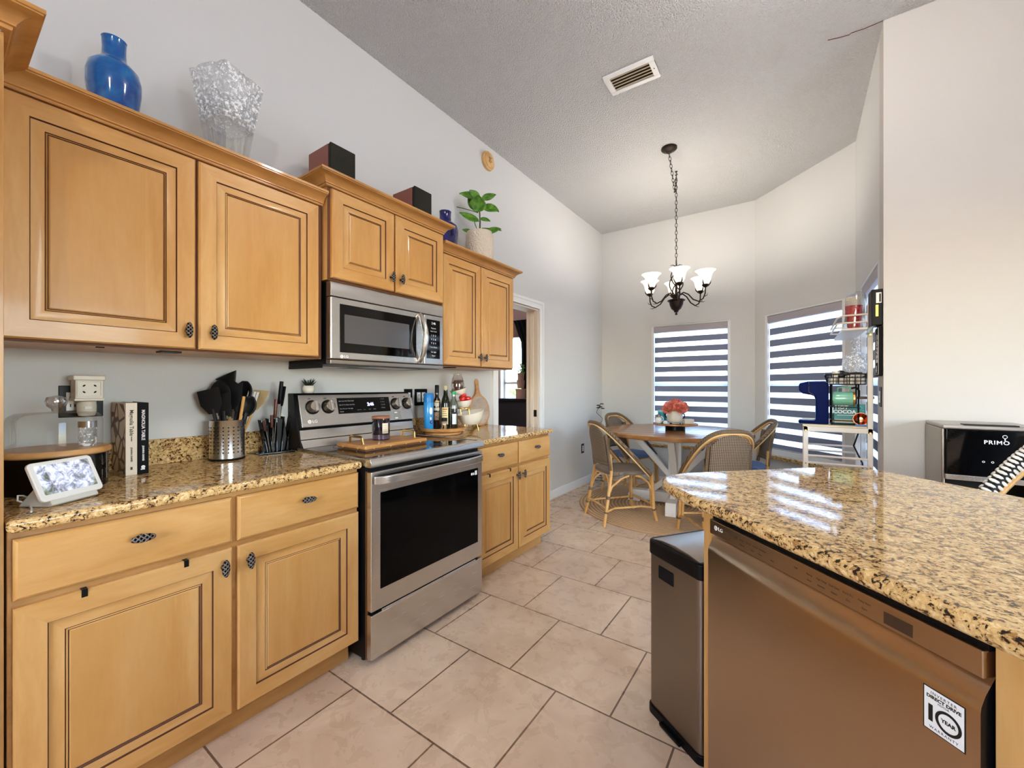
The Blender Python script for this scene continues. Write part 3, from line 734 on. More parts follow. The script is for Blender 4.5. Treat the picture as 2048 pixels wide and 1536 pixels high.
for y, s_, b in ((.07, 'POWER', .006), (.105, 'Auto', .005), (.125, 'Heavy', .005), (.148, 'Normal', .005), (.170, 'Refresh', .005), (.192, 'Download', .005), (.285, 'Half', .005), (.318, 'Energy', .005), (.345, 'High Temp', .005), (.372, 'Dual Zone', .005), (.400, 'Extra Dry', .005), (.430, 'Delay Start', .005)):
    text_mb(tx, s_, b, F(dw0+y, .820), 0, .0001)
for y, s_ in ((.125, 'Delicate'), (.160, 'Turbo'), (.185, 'Rinse'), (.318, 'Saver'), (.345, 'Sanitary'), (.372, 'Steam'), (.400, 'Dry'), (.430, 'Start'), (.222, 'Start')):
    text_mb(tx, s_, .005, F(dw0+y, .808), 0, .0001)
obj('strip_lettering', tx, M_dktxt, cp)
obj('strip_display', MB().box(.0401, .0406, dw0+.463, dw0+.507, .802, .822), base('lcd_brown', '#3c2a1e', .3), cp)
st_ = obj('energy_sticker', MB().box(.0452, .0456, dw0+.527, dw0+.577, .678, .742), M_white, d)
sx_, sc_ = dw0+.552, .0458
obj('sticker_border', MB().box(.0452, .0455, dw0+.5255, dw0+.5785, .6765, .7435), M_blk, d)
tx = MB(); text_mb(tx, 'INVERTER', .006, F(sx_, .736, sc_), 0, .0001, space=1.3); text_mb(tx, 'DIRECT DRIVE', .0068, F(sx_, .7295, sc_), 0, .0001, bold=.0003); text_mb(tx, 'MOTOR', .004, F(sx_, .724, sc_), 0, .0001)
text_mb(tx, '1', .034, F(sx_-.0165, .7035, sc_), 0, .0001, bold=.0012)
tx.lathe([(.0125, 0), (.0165, 0), (.0165, .0003), (.0125, .0003)], 32, 0, F(sx_+.006, .7035, sc_), cap0=False, cap1=False)
text_mb(tx, 'YEAR', .0075, F(sx_+.006, .7035, sc_), 0, .0001, bold=.0003); text_mb(tx, 'WARRANTY', .0055, F(sx_, .683, sc_), 0, .0001, space=1.3)
obj('sticker_lettering', tx, M_blk, d)
# ================================================================ DINING NOOK
TX, TY = 1.16, 4.38
tb = thing('dining_table', 'round plank topped dining table with cream crossed trestle base', 'table', (TX, TY, 0), math.radians(8))
TR = .70
top = MB().lathe([(TR-.012, .728), (TR, .733), (TR, .763), (TR-.006, .769), (0, .769)], 72)
obj('tabletop', top, M_tabletop, tb)
pl = MB()
for i in range(-3, 4):
    y = .185*i+.02; q = math.sqrt(max(TR*TR-y*y, 0))-.01; pl.box(-q, q, y-.0015, y+.0015, .7688, .7696)
obj('plank_seams', pl, base('seam_brown', '#4a2e18', .6), tb)
obj('subframe', MB().box(-.42, .42, -.05, .05, .69, .728).box(-.05, .05, -.42, .42, .69, .728), M_white_lacq, tb, .003)
obj('post', MB().box(-.06, .06, -.06, .06, .10, .69), M_white_lacq, tb, .004)
for a in range(4):
    R = rotz(a*PI/2)
    obj('brace', MB().prism([(.06, .28), (.06, .36), (.36, .69), (.43, .69)], .06, 0, R @ T(0, .03, 0) @ frame_m((0, 0, 0), (1, 0, 0), (0, 0, 1))), M_white_lacq, tb, .003)
    obj('lower_brace', MB().prism([(.06, .32), (.06, .25), (.20, .13), (.28, .13)], .05, 0, R @ T(0, .025, 0) @ frame_m((0, 0, 0), (1, 0, 0), (0, 0, 1))), M_white_lacq, tb, .003)
    f = MB().prism([(.0, .035), (.34, .035), (.34, .016), (.46, .016), (.46, .085), (.43, .135), (.0, .135)], .095, 0, R @ T(0, .0475, 0) @ frame_m((0, 0, 0), (1, 0, 0), (0, 0, 1)))
    obj('foot', f, M_white_lacq, tb, .004)

rug = thing('rug', 'round braided jute rug under the dining table', 'rug', (1.14, 4.33, 0))
def ringz(x): return x
prof = []; R0 = .92; nr = 26
for i in range(nr):
    a = R0*i/nr; w_ = R0/nr
    prof += [(max(a, .0001), .009), (a+w_*.25, .013), (a+w_*.6, .0135), (a+w_*.95, .009)]
prof += [(R0, .006), (R0, .0)]
jm = base('jute', '#c9a676', .9); t = NT(jm); wr = t.n('ShaderNodeTexWave', wave_type='RINGS', rings_direction='Z'); wr.inputs['Scale'].default_value = 8.9; wr.inputs['Distortion'].default_value = .5; t.l(t.coord(), wr.inputs['Vector'])
f = t.noise(t.coord(), 120, 2); c_ = t.ramp(wr.outputs['Fac'], [(.1, '#8a6543'), (.5, '#cba67a')]); t.col(t.mix(t.math('MULTIPLY', f, .5), c_, '#dcb98f')); t.bump(t.math('ADD', wr.outputs['Fac'], f), .8, .004)
obj('braid', MB().lathe(prof, 72, 0, cap0=True), jm, rug, ang=60)

# ---- bistro chairs (local: faces +y)
def chair_parts(root, H, wood_m, wrap_m, weave_m, seat_m, pad_m=None, rim_r=.017):
    d = H-.45
    def leg(name, pts, r_, m): return obj(name, MB().tube(pts, r_, 10), m, root)
    for s in (-1, 1):
        l = leg('rear_leg', [(s*.195, -.275, 0), (s*.178, -.225, H*.55), (s*.165, -.19, H), (s*.155, -.20, H+.16)], .0145, wood_m)
        obj('post_wrap', MB().tube([(s*.162, -.192, H+.02), (s*.152, -.215, H+.2), (s*.148, -.237, H+.33)], .0165, 10), wrap_m, l)
        obj('binding', MB().tube([(s*.181, -.232, H*.5), (s*.179, -.226, H*.56)], .0185, 10), wrap_m, l)
        obj('binding', MB().tube([(s*.19, -.258, H*.24), (s*.188, -.254, H*.27)], .0175, 10), wrap_m, l)
        l = leg('front_leg', [(s*.20, .235, 0), (s*.195, .205, H*.3), (s*.19, .19, H-.01)], .0145, wood_m)
        obj('leg_cane', MB().tube([(s*.17, .20, H*.28), (s*.165, .185, H-.01)], .011, 8), wood_m, l)
        obj('binding', MB().tube([(s*.197, .212, H*.24), (s*.196, .208, H*.27)], .0185, 10), wrap_m, l)
        # side stretcher and curved brackets
        leg('side_stretcher', [(s*.188, -.252, H*.27), (s*.16, -.16, H*.31), (s*.16, .10, H*.31), (s*.194, .205, H*.29)], .010, wood_m)
        leg('side_bracket', [(s*.178, -.222, H*.58), (s*.176, -.19, H*.74), (s*.175, -.10, H*.88), (s*.18, -.03, H-.03)], .010, wood_m)
        leg('side_bracket', [(s*.19, .195, H*.6), (s*.185, .16, H*.78), (s*.18, .09, H*.9), (s*.18, .03, H-.03)], .010, wood_m)
    leg('rear_bracket', [(-.176, -.22, H*.58), (-.16, -.21, H*.78), (-.10, -.20, H*.93), (0, -.195, H-.025), (.10, -.20, H*.93), (.16, -.21, H*.78), (.176, -.22, H*.58)], .010, wood_m)
    leg('front_bracket', [(-.19, .195, H*.6), (-.17, .195, H*.8), (-.10, .195, H*.93), (0, .195, H-.025), (.10, .195, H*.93), (.17, .195, H*.8), (.19, .195, H*.6)], .010, wood_m)
    leg('front_stretcher', [(-.195, .208, H*.34), (.195, .208, H*.34)], .010, wood_m)
    leg('rear_stretcher', [(-.186, -.245, H*.33), (.186, -.245, H*.33)], .010, wood_m)
    # seat
    pts = []
    for i in range(36):
        a = 2*PI*i/36; c, s = math.cos(a), math.sin(a); e = .55
        pts.append((.212*abs(c)**e*(1 if c > 0 else -1), .215*abs(s)**e*(1 if s > 0 else -1)))
    obj('seat', MB().prism(pts, .034, 0, T(0, 0, H-.022)), seat_m, root, .010, 3)
    if pad_m: obj('cushion', MB().prism([(x*.93, y*.93) for x, y in pts], .03, 0, T(0, 0, H+.012)), pad_m, root, .012, 3)
    # hoop from the seat sides up over the back
    hp = []
    N = 40
    for i in range(N+1):
        a = PI*i/N; c = math.cos(a); s = math.sin(a)
        k = s**.75; x = .238*(abs(c)**.62)*(1 if c > 0 else -1)
        hp.append((x, .15-.435*k, H-.02+.45*k))
    obj('back_hoop', MB().tube(hp, rim_r, 10), wrap_m, root)
    obj('hoop_cane', MB().tube([(p[0]*.925, p[1]+.004, p[2]-.022) for p in hp], .011, 10), wood_m, root)
    obj('hoop_edge', MB().tube([(p[0]*.985, p[1]-.014, p[2]-.016) for p in hp], .006, 8), base('cane_light', '#e3bd84', .4) if not bpy.data.materials.get('cane_light') else bpy.data.materials['cane_light'], root)
    # woven back panel
    def bp(a, b):
        x = -.145+.29*a; zt = H+.408-.09*(abs(x)/.145)**2.2; z = H+.075+(zt-H-.075)*b
        f = (z-H)/.43; return (x, -.195-.078*f+.0-.02*(1-(x/.145)**2), z)
    obj('back_panel', MB().grid(bp, 16, 14), weave_m, root, solid=.010)
    obj('lower_rail', MB().tube([(-.158, -.20, H+.07), (-.08, -.222, H+.07), (0, -.228, H+.07), (.08, -.222, H+.07), (.158, -.20, H+.07)], .016, 10), wrap_m, root)
    return root
GRP = 'rattan bistro chairs around the dining table'
def fdir(dx, dy): return math.atan2(dy, dx)-PI/2
c1 = thing('dining_chair', 'rattan bistro chair nearest the long wall with its side turned to the kitchen', 'chair', (.845, 3.71, 0), fdir(.66, .75), GRP)
chair_parts(c1, .455, M_bamboo, M_wrap, M_rattan, M_seat)
c2 = dup(c1, (1.645, 3.56, 0), fdir(-.55, .835), 'rattan chair turning its woven back to the kitchen behind the peninsula')
c3 = thing('dining_chair', 'rattan chair with a sky tinted seat tucked at the wall side of the table', 'chair', (.63, 4.62, 0), fdir(.93, -.37), GRP)
chair_parts(c3, .455, M_bamboo, M_wrap, M_rattan, M_seat_skytint)
c4 = dup(c3, (1.72, 4.56, 0), fdir(-.95, -.30), 'rattan bistro chair in front of the angled window behind the table')
stool_w = weave('black_white_weave', '#efece6', '#121214', 20, .5)
def bw_mat():
    m = base('black_white_wrap', '#eeeae2', .5); t = NT(m); ck = t.n('ShaderNodeTexChecker'); ck.inputs['Scale'].default_value = 1
    return m
sb = thing('bar_stool', 'counter stool with a black and white woven hoop at the right edge', 'stool', (2.883, 2.023, 0), math.radians(135), None)
def stool_parts(root):
    H = .64
    chair_parts(root, H, M_bamboo, M_black, base('navy_weave', '#1b2340', .7), M_seat)
    for o in list(root.children):
        if o.name.startswith('back_hoop'):
            hp = []; N = 60
            me = o.data
            bpy.data.objects.remove(o)
    # woven rim: a black core under white strands laid in a basket pattern
    def path(a):
        a = PI*a; c = math.cos(a); s = math.sin(a); k = s**.75 if s > 0 else 0
        return Vector((.238*(abs(c)**.62)*(1 if c > 0 else -1), .15-.435*k, H-.02+.45*k))
    core = MB().tube([path(i/60) for i in range(61)], .031, 12, sq=.7)
    hoop = obj('back_hoop', core, M_black, root)
    wv = MB(); tot = 150
    for i in range(tot):
        a = .02+.96*i/tot; p = path(a); q = path(a+.002); t = (q-p).normalized(); u = Vector((0, 0, 1)); u = (u-t*u.dot(t)).normalized() if abs(t.z) < .98 else Vector((1, 0, 0)); u = (u-t*u.dot(t)).normalized(); w = t.cross(u)
        for j in range(6):
            if (i+j) % 2: continue
            b = 2*PI*(j+.5)/6
            cpos = p+u*.031*math.cos(b)+w*.0217*math.sin(b); nrm = (u*math.cos(b)*.7+w*math.sin(b)).normalized(); s2 = t.cross(nrm)
            M = Matrix.Identity(4)
            for k in range(3): M[k][0] = t[k]*.0068; M[k][1] = s2[k]*.0155; M[k][2] = nrm[k]*.004; M[k][3] = cpos[k]
            wv.ell((0, 0, 0), 1, 8, 4, 0, M)
    obj('woven_strands', wv, base('ivory_strand', '#efe9df', .5), hoop)
stool_parts(sb)

# ---- chandelier
CHX, CHY = 1.225, 4.142
ch = thing('chandelier', 'six light bronze chandelier with bell glass shades hanging over the dining table', 'chandelier', (CHX, CHY, 0))
def link_chain(mb, pts, L=.036):
    # alternate links along a polyline
    P = [Vector(p) for p in pts]; d = [0]
    for a, b in zip(P, P[1:]): d.append(d[-1]+(b-a).length)
    def at(s):
        for i in range(len(P)-1):
            if s <= d[i+1] or i == len(P)-2: return P[i]+(P[i+1]-P[i])*((s-d[i])/(d[i+1]-d[i]))
    n = int(d[-1]/L)
    for k in range(n):
        a = at(k*L); b = at((k+1)*L); t = (b-a).normalized(); u = Vector((1, 0, 0)) if k % 2 else Vector((0, 1, 0)); u = (u-t*u.dot(t)).normalized()
        m = (a+b)/2; ring = []
        for i in range(12):
            q = 2*PI*i/12; ring.append(tuple(m+t*L*.62*math.cos(q)+u*.010*math.sin(q)))
        mb.tube(ring, .0026, 5, 0, True)
    return mb
cx0, cy0 = 1.269-CHX, 3.70-CHY
obj('canopy', MB().lathe([(.065, 0), (.065, -.012), (.055, -.022), (.03, -.03), (.015, -.045), (0, -.046)], 28, 0, T(cx0, cy0, CZ)), M_bronze, ch)
sw = [(cx0+(0-cx0)*t, cy0+(0-cy0)*t, CZ-.05-.34*math.sin(PI*t*.5)**1.2 if t < .8 else CZ-.39+(t-.8)/.2*.36) for t in [i/14 for i in range(15)]]
sw = []
for i in range(21):
    t = i/20; sw.append((cx0*(1-t), cy0*(1-t), CZ-.045-(.20*t/.8 if t < .8 else .20-.205*((t-.8)/.2)**1.3)))
obj('chain', link_chain(link_chain(MB(), sw), [(0, 0, CZ-.03), (0, 0, 2.41)]), M_bronze, ch)
obj('hook', MB().tube([(0, 0, CZ), (0, 0, CZ-.02), (.012, 0, CZ-.03), (0, 0, CZ-.042), (-.01, 0, CZ-.03)], .004, 6).cyl((0, 0, CZ-.006), .012, .006, 12), M_bronze, ch)
col_ = MB().lathe([(0, 1.892), (.010, 1.895), (.012, 1.908), (.006, 1.916), (.02, 1.922), (.022, 1.934), (.045, 1.955), (.058, 1.985), (.064, 2.02), (.082, 2.032), (.078, 2.038), (.03, 2.04), (.012, 2.045), (.010, 2.30), (0, 2.31)], 28)
obj('bowl', col_, M_bronze, ch)
cage = MB()
for k in range(4):
    pts = []
    for i in range(31):
        t = i/30; a = k*PI/2+t*4.2; rr = .016+.045*math.sin(PI*t)**1.1; pts.append((rr*math.cos(a), rr*math.sin(a), 2.045+.32*t))
    cage.tube(pts, .005, 6)
    a = k*PI/2+.4
    cage.tube([(.006*math.cos(a), .006*math.sin(a), 2.36), (.03*math.cos(a), .03*math.sin(a), 2.375), (.055*math.cos(a), .055*math.sin(a), 2.37)], [.005, .004, .002], 6)
cage.tube([(0, 0, 2.30), (0, 0, 2.42)], .006, 8)
obj('scroll_cage', cage, M_bronze, ch)
M_shade = base('lit_shade', '#f3e6cf', .4, emit='#fff0d6', estr=1.1)
M_bulb = base('bulb', '#ffffff', .4, emit='#fff2dd', estr=12)
for k in range(6):
    R = rotz(k*PI/3+math.radians(49))
    arm = obj('arm', MB().tube([(.02, 0, 2.04), (.035, 0, 2.085), (.07, 0, 2.10), (.115, 0, 2.075), (.16, 0, 2.02), (.21, 0, 1.995), (.25, 0, 2.015), (.268, 0, 2.06), (.27, 0, 2.115)], .0062, 8, 0, M=R), M_bronze, ch)
    obj('leaf_curl', MB().tube([(.215, 0, 1.995), (.245, .006, 1.985), (.265, .01, 1.99)], [.004, .003, .001], 6, M=R).tube([(.255, 0, 2.03), (.285, .0, 2.04), (.292, 0, 2.06)], [.004, .003, .001], 6, M=R), M_bronze, arm)
    cu = MB().lathe([(.008, 2.112), (.022, 2.122), (.03, 2.135), (.026, 2.142), (0, 2.142)], 20, 0, R @ T(.27, 0, 0))
    for j in range(3):
        a = j*2*PI/3+.4
        cu.tube([(.27+.022*math.cos(a), .022*math.sin(a), 2.125), (.27+.04*math.cos(a), .04*math.sin(a), 2.15), (.27+.047*math.cos(a), .047*math.sin(a), 2.185)], [.005, .006, .001], 6, M=R)
    obj('shade_cup', cu, M_bronze, arm)
    sh = [(.018, 2.142), (.034, 2.150), (.045, 2.175), (.050, 2.205), (.057, 2.232), (.074, 2.256), (.088, 2.266)]
    obj('lamp_shade', MB().lathe(sh+[(r_-.003, z+.001) for r_, z in sh[::-1]], 32, 0, R @ T(.27, 0, 0), cap0=False, cap1=False), M_shade, ch)
    obj('bulb', MB().lathe([(.0, 2.142), (.012, 2.145), (.012, 2.165), (.024, 2.19), (.026, 2.205), (.018, 2.225), (0, 2.232)], 14, 0, R @ T(.27, 0, 0)), M_bulb, ch)
    p = R @ Vector((.27, 0, 2.246)); lamp('bulb_light', 'POINT', p, CHAND_W, (1, .94, .86), .03, parent=ch)

# ---- table centrepiece
LZ = .769
cxp, cyp = TX-.005, TY+.02
ts = thing('lazy_susan', 'round wooden turntable on a black base in the middle of the dining table', 'turntable', (cxp, cyp, LZ))
obj('base', MB().lathe([(.095, 0), (.095, .042), (0, .042)], 32), M_black, ts, .002)
obj('tray', MB().lathe([(.10, .042), (.205, .052), (.212, .06), (.212, .068), (.204, .068), (.2, .063), (0, .063)], 40), M_darkwood, ts)
obj('rim_band', MB().lathe([(.2125, .055), (.2140, .058), (.2140, .066), (.2125, .068)], 40, cap0=False, cap1=False), M_tray, ts)
tz = LZ+.0632
vp = thing('vase', 'cream fluted pot of coral roses on the table turntable', 'flower vase', (cxp+.0, cyp-.02, tz))
pv = MB()
pr = [(.045, 0), (.05, .004), (.05, .012), (.064, .018), (.072, .03), (.076, .06), (.076, .115), (.068, .13), (.064, .13), (.068, .1)]
obj('pot', pv.lathe(pr, 36), M_offwhite, vp)
for s in (-1, 1): obj('handle', MB().tube([(s*.072, 0, .105), (s*.092, 0, .10), (s*.096, 0, .075), (s*.076, 0, .055)], .006, 8), M_bronze, vp)
for i in range(3):
    a = 2*PI*i/3; obj('foot', MB().ell((.05*math.cos(a), .05*math.sin(a), .004), (.01, .01, .006), 8, 5), M_bronze, vp)
M_rose = base('rose_petal', '#d4695a', .6); t = NT(M_rose); lw = t.n('ShaderNodeLayerWeight'); f_ = t.noise(t.coord(), 40, 2); t.col(t.ramp(f_, [(.3, '#b8473c'), (.5, '#d9735f'), (.72, '#f0b09c')]))
def rose(c, R_, seed, tip=(0, 0)):
    random.seed(seed); mb = MB(); A = T(*c) @ Matrix.Rotation(tip[0], 4, 'X') @ Matrix.Rotation(tip[1], 4, 'Y')
    for ring, (rr, h, n, tilt) in enumerate(((.16, .55, 3, .1), (.34, .6, 4, .25), (.54, .58, 5, .5), (.74, .5, 6, .8), (.92, .5, 6, 1.1))):
        for i in range(n):
            a = 2*PI*i/n+ring*.6+random.uniform(-.2, .2)
            def pet(u, v, a=a, rr=rr, h=h, tilt=tilt, n=n):
                w = (u-.5)*(2*PI/n)*1.4; e = 1-.3*(2*u-1)**2; out = rr*math.sin(min(1, v*1.15)*PI/2)**.8; z = -.55+(1.25-.42*tilt)*v**1.15*e
                curl = max(0, v-.72)*1.1*tilt; return (R_*(out+curl*.6)*math.cos(a+w), R_*(out+curl*.6)*math.sin(a+w), R_*(z-curl*.5))
            mb.grid(pet, 6, 5, 0, A)
    mb.ell((0, 0, -.3*R_), (R_*.55, R_*.55, R_*.4), 10, 6, 0, A)
    return mb
for i, (c, tp_) in enumerate((((-.045, -.055, .165), (.9, -.25)), ((.065, -.045, .168), (.85, .45)), ((.005, .005, .215), (.25, 0)), ((-.075, .04, .185), (-.1, -.7)), ((.07, .06, .185), (-.4, .6)), ((.0, .085, .18), (-.9, 0)))):
    obj('rose', rose(c, .064, i, tp_), M_rose, vp, solid=.0012)
lf = MB()
for i in range(9):
    a = i*.7; lf.ell((.075*math.cos(a), .075*math.sin(a), .135), (.03, .014, .004), 8, 4, 0)
obj('leaves', lf, M_leaf, vp)
j = thing('shaker', 'small glass salt shaker with white handles on the table turntable', 'shaker', (cxp-.145, cyp-.075, tz))
obj('jar', MB().lathe([(.026, 0), (.03, .004), (.032, .02), (.032, .05), (.024, .062), (.022, .066)], 20), M_white, j)
obj('lid', MB().lathe([(.024, .064), (.025, .085), (.018, .092), (0, .093)], 20), M_steel_v, j)
for s in (-1, 1): obj('handle', MB().tube([(s*.024, 0, .075), (s*.045, 0, .06), (s*.048, 0, .04), (s*.033, 0, .022)], .004, 8), M_white, j)
b = thing('canister', 'turquoise paper canister on the table turntable behind the shaker', 'canister', (cxp-.135, cyp+.02, tz))
tq = base('turquoise', '#2f9dae', .4)
obj('body', MB().lathe([(.042, 0), (.042, .115), (0, .115)], 24), tq, b, .002)
obj('lid', MB().lathe([(.0435, .112), (.0435, .132), (.0, .134)], 24), base('pale_turquoise', '#8fd0d8', .4), b, .002)
t_ = thing('coaster_box', 'small white open box of square coasters on the right of the table turntable', 'box', (cxp+.135, cyp-.055, tz), .5)
obj('box', MB().box(-.05, .05, -.045, .045, 0, .012), M_tray, t_, .002)
for i in range(4): obj('coaster', MB().box(-.045, .045, -.04, .04, .0125+.011*i, .022+.011*i), M_white_lacq, t_, .002)
w_ = thing('salt_cellar', 'tiny white glass pot at the front of the table turntable', 'pot', (cxp-.065, cyp-.125, tz))
obj('pot', MB().lathe([(.012, 0), (.02, .006), (.022, .02), (.016, .03), (.018, .034)], 16), M_white, w_)

# ---- wall outlets
def outlet(loc, rz, lab, grp=None, wide=1, dev='outlet'):
    r = thing('wall_outlet', lab, 'outlet', loc, rz, grp)     # local: x out of the wall, y along
    w2 = .036*wide if wide == 1 else .058
    obj('plate', MB().box(0, .005, -w2, w2, -.058, .058), M_black, r, .002)
    for k in range(wide):
        y = 0 if wide == 1 else -.023+.046*k
        obj('socket', MB().box(.004, .0075, y-.0165, y+.0165, -.034, .034), M_white, r, .002)
        obj('slots', MB().box(.0074, .0078, y-.007, y-.004, .009, .02).box(.0074, .0078, y+.004, y+.007, .009, .02).box(.0074, .0078, y-.007, y-.004, -.02, -.009).box(.0074, .0078, y+.004, y+.007, -.02, -.009), M_blk, r)
    return r
outlet((0, 4.671, .448), 0, 'black plate outlet low on the long left wall beside the chair')
outlet((1.31, 5.284, .30), -PI/2, 'black plate outlet low on the far wall under the dining window')
outlet((2.58, 3.19, 1.15), PI, 'black switch plate on the side wall beside the white rack')
vn = thing('wire_vine', 'thin dark wire garland with leaves in the corner behind the nearest chair', 'garland', (.08, 5.0, 0))
pts = [(.02+.03*math.sin(i*1.3), -.05+.05*math.cos(i*.9), .01+.98*i/26) for i in range(27)]
obj('wire', MB().tube(pts, .0028, 5), M_black, vn)
lf = MB()
for i, z in ((0, .93), (1, .95), (2, .97), (3, .20), (4, .17), (5, .94), (6, .99)):
    lf.ell((.03+.03*math.cos(i*2), -.03+.03*math.sin(i*2), z), (.028, .02, .008), 8, 4)
obj('leaves', lf, base('dark_leaf', '#3a3a22', .5), vn)
cl = []
for i in range(30): cl.append((.02+.05*math.sin(i*.8), -.08+.05*math.cos(i*.8), .015+.004*i))
obj('coil', MB().tube(cl, .0028, 5), M_black, vn)

# ---- white baker's rack against the side wall (local world axes)
rk = thing('bakers_rack', 'white metal baker rack with a low front shelf and a raised back shelf', 'rack', (0, 0, 0))
xa, xb, ya, yb = 2.212, 2.553, 3.245, 3.92
def bar(name, x0, x1, y0, y1, z0, z1): return obj(name, MB().box(x0, x1, y0, y1, z0, z1), M_rackwhite, rk, .003)
P_ = .026
for x, zt in ((xa, .955), (xb-P_, 1.705)):
    for y in (ya, yb-P_):
        pp = bar('post', x, x+P_, y, y+P_, 0, zt)
        sc = MB()
        for z in ((.72, .93) if zt < 1 else (.72, .93, 1.52, 1.60, 1.67)): sc.cyl((0, 0, 0), .006, .003, 10, 0, T(x+P_/2, y, z) @ Matrix.Rotation(PI/2, 4, 'X'))
        obj('bolts', sc, M_gold, pp)
bar('shelf_frame', xa, xb, ya, ya+.022, .925, .958); bar('shelf_frame', xa, xb, yb-.022, yb, .925, .958); bar('shelf_frame', xa, xa+.02, ya, yb, .925, .958); bar('shelf_frame', xb-.02, xb, ya, yb, .925, .958)
obj('shelf_board', MB().box(xa-.004, xb-.028, ya-.004, yb+.004, .956, .968), base('shelf_top', '#d8c7ab', .5), rk, .003)
obj('top_shelf', MB().box(2.405, xb-P_, ya, yb, 1.552, 1.566), M_rackwhite, rk, .003)
for z in (1.60, 1.645):
    rl = [(xb-P_, ya+.01, z), (2.41, ya+.01, z), (2.385, ya+.03, z-.012 if z > 1.62 else z), (2.385, yb-.03, z-.012 if z > 1.62 else z), (2.41, yb-.01, z), (xb-P_, yb-.01, z)]
    obj('guard_rail', MB().tube(rl, .0055, 8), M_rackwhite, rk)
for z, y in ((.77, ya+.012), (.725, ya+.012), (.77, yb-.012), (.725, yb-.012)):
    obj('cross_rail', MB().tube([(xa+.02, y, z), (xb-.02, y, z)], .007, 8), M_rackwhite, rk)
obj('lower_shelf', MB().box(xa+.01, xb-.01, ya+.01, yb-.01, .30, .315), M_rackwhite, rk, .003)
SZ = .9685
# coffee maker: faces left (-x)
cm = thing('coffee_maker', 'navy blue single serve coffee maker on the end of the white rack', 'coffee maker', (2.19, 3.30, SZ))
M_navy = base('navy_plastic', '#081342', .3, spec=.02)
sil = [(.155, 0), (.155, .262), (.135, .272), (.05, .272), (.005, .264), (-.002, .25), (.0, .215), (.02, .195), (.06, .188), (.082, .178), (.088, .155), (.088, .03), (.082, .022), (.0, .022), (-.004, .015), (-.004, 0)]
obj('body', MB().prism(sil, .115, 0, frame_m((0, .115, 0), (1, 0, 0), (0, 0, 1))), M_navy, cm, .008, 4)
obj('lid', MB().prism([(.0, .262), (.05, .276), (.135, .278), (.157, .266), (.157, .262)], .105, 0, frame_m((0, .11, 0), (1, 0, 0), (0, 0, 1))), base('blue_lid', '#1f3f86', .25, spec=.2), cm, .003)
obj('nozzle', MB().box(.02, .06, .035, .08, .180, .19), M_steel_v, cm)
obj('seam', MB().tube([(.052, -.0012, .273), (.052, -.0012, .205), (.075, -.0012, .19), (.088, -.0012, .16)], .0013, 5), M_chrome, cm)
# wire two tier basket
wb = thing('wire_basket', 'black wire two tier coffee pod basket stand on the white rack', 'basket', (2.36, 3.30, SZ))
B = MB()
def wring(z, x0, x1, y0, y1, r_=.0028): B.tube([(x0, y0, z), (x1, y0, z), (x1, y1, z), (x0, y1, z)], r_, 6, 0, True)
for z, e in ((.255, -.006), (.275, 0), (.297, .006), (.318, .012)): wring(z, -.02-e, .165, -.015-e, .14+e, .0026 if z < .31 else .004)
for i in range(8):
    x = -.02+.185*i/7; B.tube([(x, -.027, .318), (x, -.012, .255), (x, .137, .255), (x, .152, .318)], .0022, 5)
for i in range(6):
    y = -.015+.155*i/5; B.tube([(-.032, y, .318), (-.017, y, .255), (.165, y, .255), (.165, y, .318)], .0022, 5)
obj('top_tray', B, M_black, wb); B = MB()
for x, y in ((.0, 0), (.13, 0), (.0, .13), (.13, .13)): B.tube([(x, y, 0), (x, y, .255)], .0045, 8)
for z in (.004, .028, .113): wring(z, 0, .13, 0, .13, .0035)
for i in range(5): B.tube([(0, .026*(i+.5), .004), (.13, .026*(i+.5), .004)], .0025, 5)
obj('frame', B, M_black, wb)
random.seed(3); pod0 = None
for i in range(13):
    x = 2.36+.006+.045*(i % 4)+(.015 if i >= 8 else 0); y = 3.30+.012+.045*((i//4) % 3); z = SZ+.2590+(.040 if i >= 12 else 0)
    lab = 'cream coffee pod heaped in the top tray of the wire basket'
    if pod0 is None:
        pod0 = thing('coffee_pod', lab, 'coffee pod', (x, y, z), 0, 'coffee pods in the wire basket')
        obj('cup', MB().lathe([(.016, 0), (.018, .002), (.0205, .036), (0, .036)], 16), M_offwhite, pod0)
        obj('foil', MB().lathe([(.0215, .036), (.0215, .038), (0, .0385)], 16), base('pod_foil', '#cdbfae', .35, .4), pod0)
    else: dup(pod0, (x, y, z))
pk = thing('pod_lid', 'round black pod lid lying on top of the heap in the wire basket', 'pod lid', (2.405, 3.315, SZ+.318))
obj('disc', MB().lathe([(.018, -.008), (.026, -.008), (.028, .0), (.026, .008), (.018, .008)], 24, 0, Matrix.Rotation(.9, 4, 'X'), cap0=False, cap1=False), M_black, pk)
obj('hub', MB().lathe([(0, -.004), (.0185, -.004), (.0185, .004), (0, .004)], 20, 0, Matrix.Rotation(.9, 4, 'X')), base('grey_cap', '#4b4a50', .4), pk)
sc = thing('scoop', 'dark brown coffee scoop across the heap in the wire basket', 'scoop', (2.44, 3.315, SZ+.322))
obj('handle', MB().tube([(0, 0, 0), (.04, .01, .006), (.07, .02, .002)], .005, 8), base('dark_brown', '#33231d', .5), sc)
obj('bowl', MB().ell((-.012, 0, .0), (.02, .016, .012), 12, 8), bpy.data.materials['dark_brown'], sc)
mg = thing('mug', 'mint green enamel mug lying on its side in the wire basket stand', 'mug', (2.362, 3.335, SZ+.165))
M_mint = base('mint_enamel', '#7fc4a8', .25, coat=.3)
A = Matrix.Rotation(PI/2, 4, 'Y') @ T(0, 0, 0)
mgp = [(.0, .0), (.036, .0), (.041, .006), (.043, .02), (.043, .10), (.041, .112), (.038, .112), (.039, .02), (0, .012)]
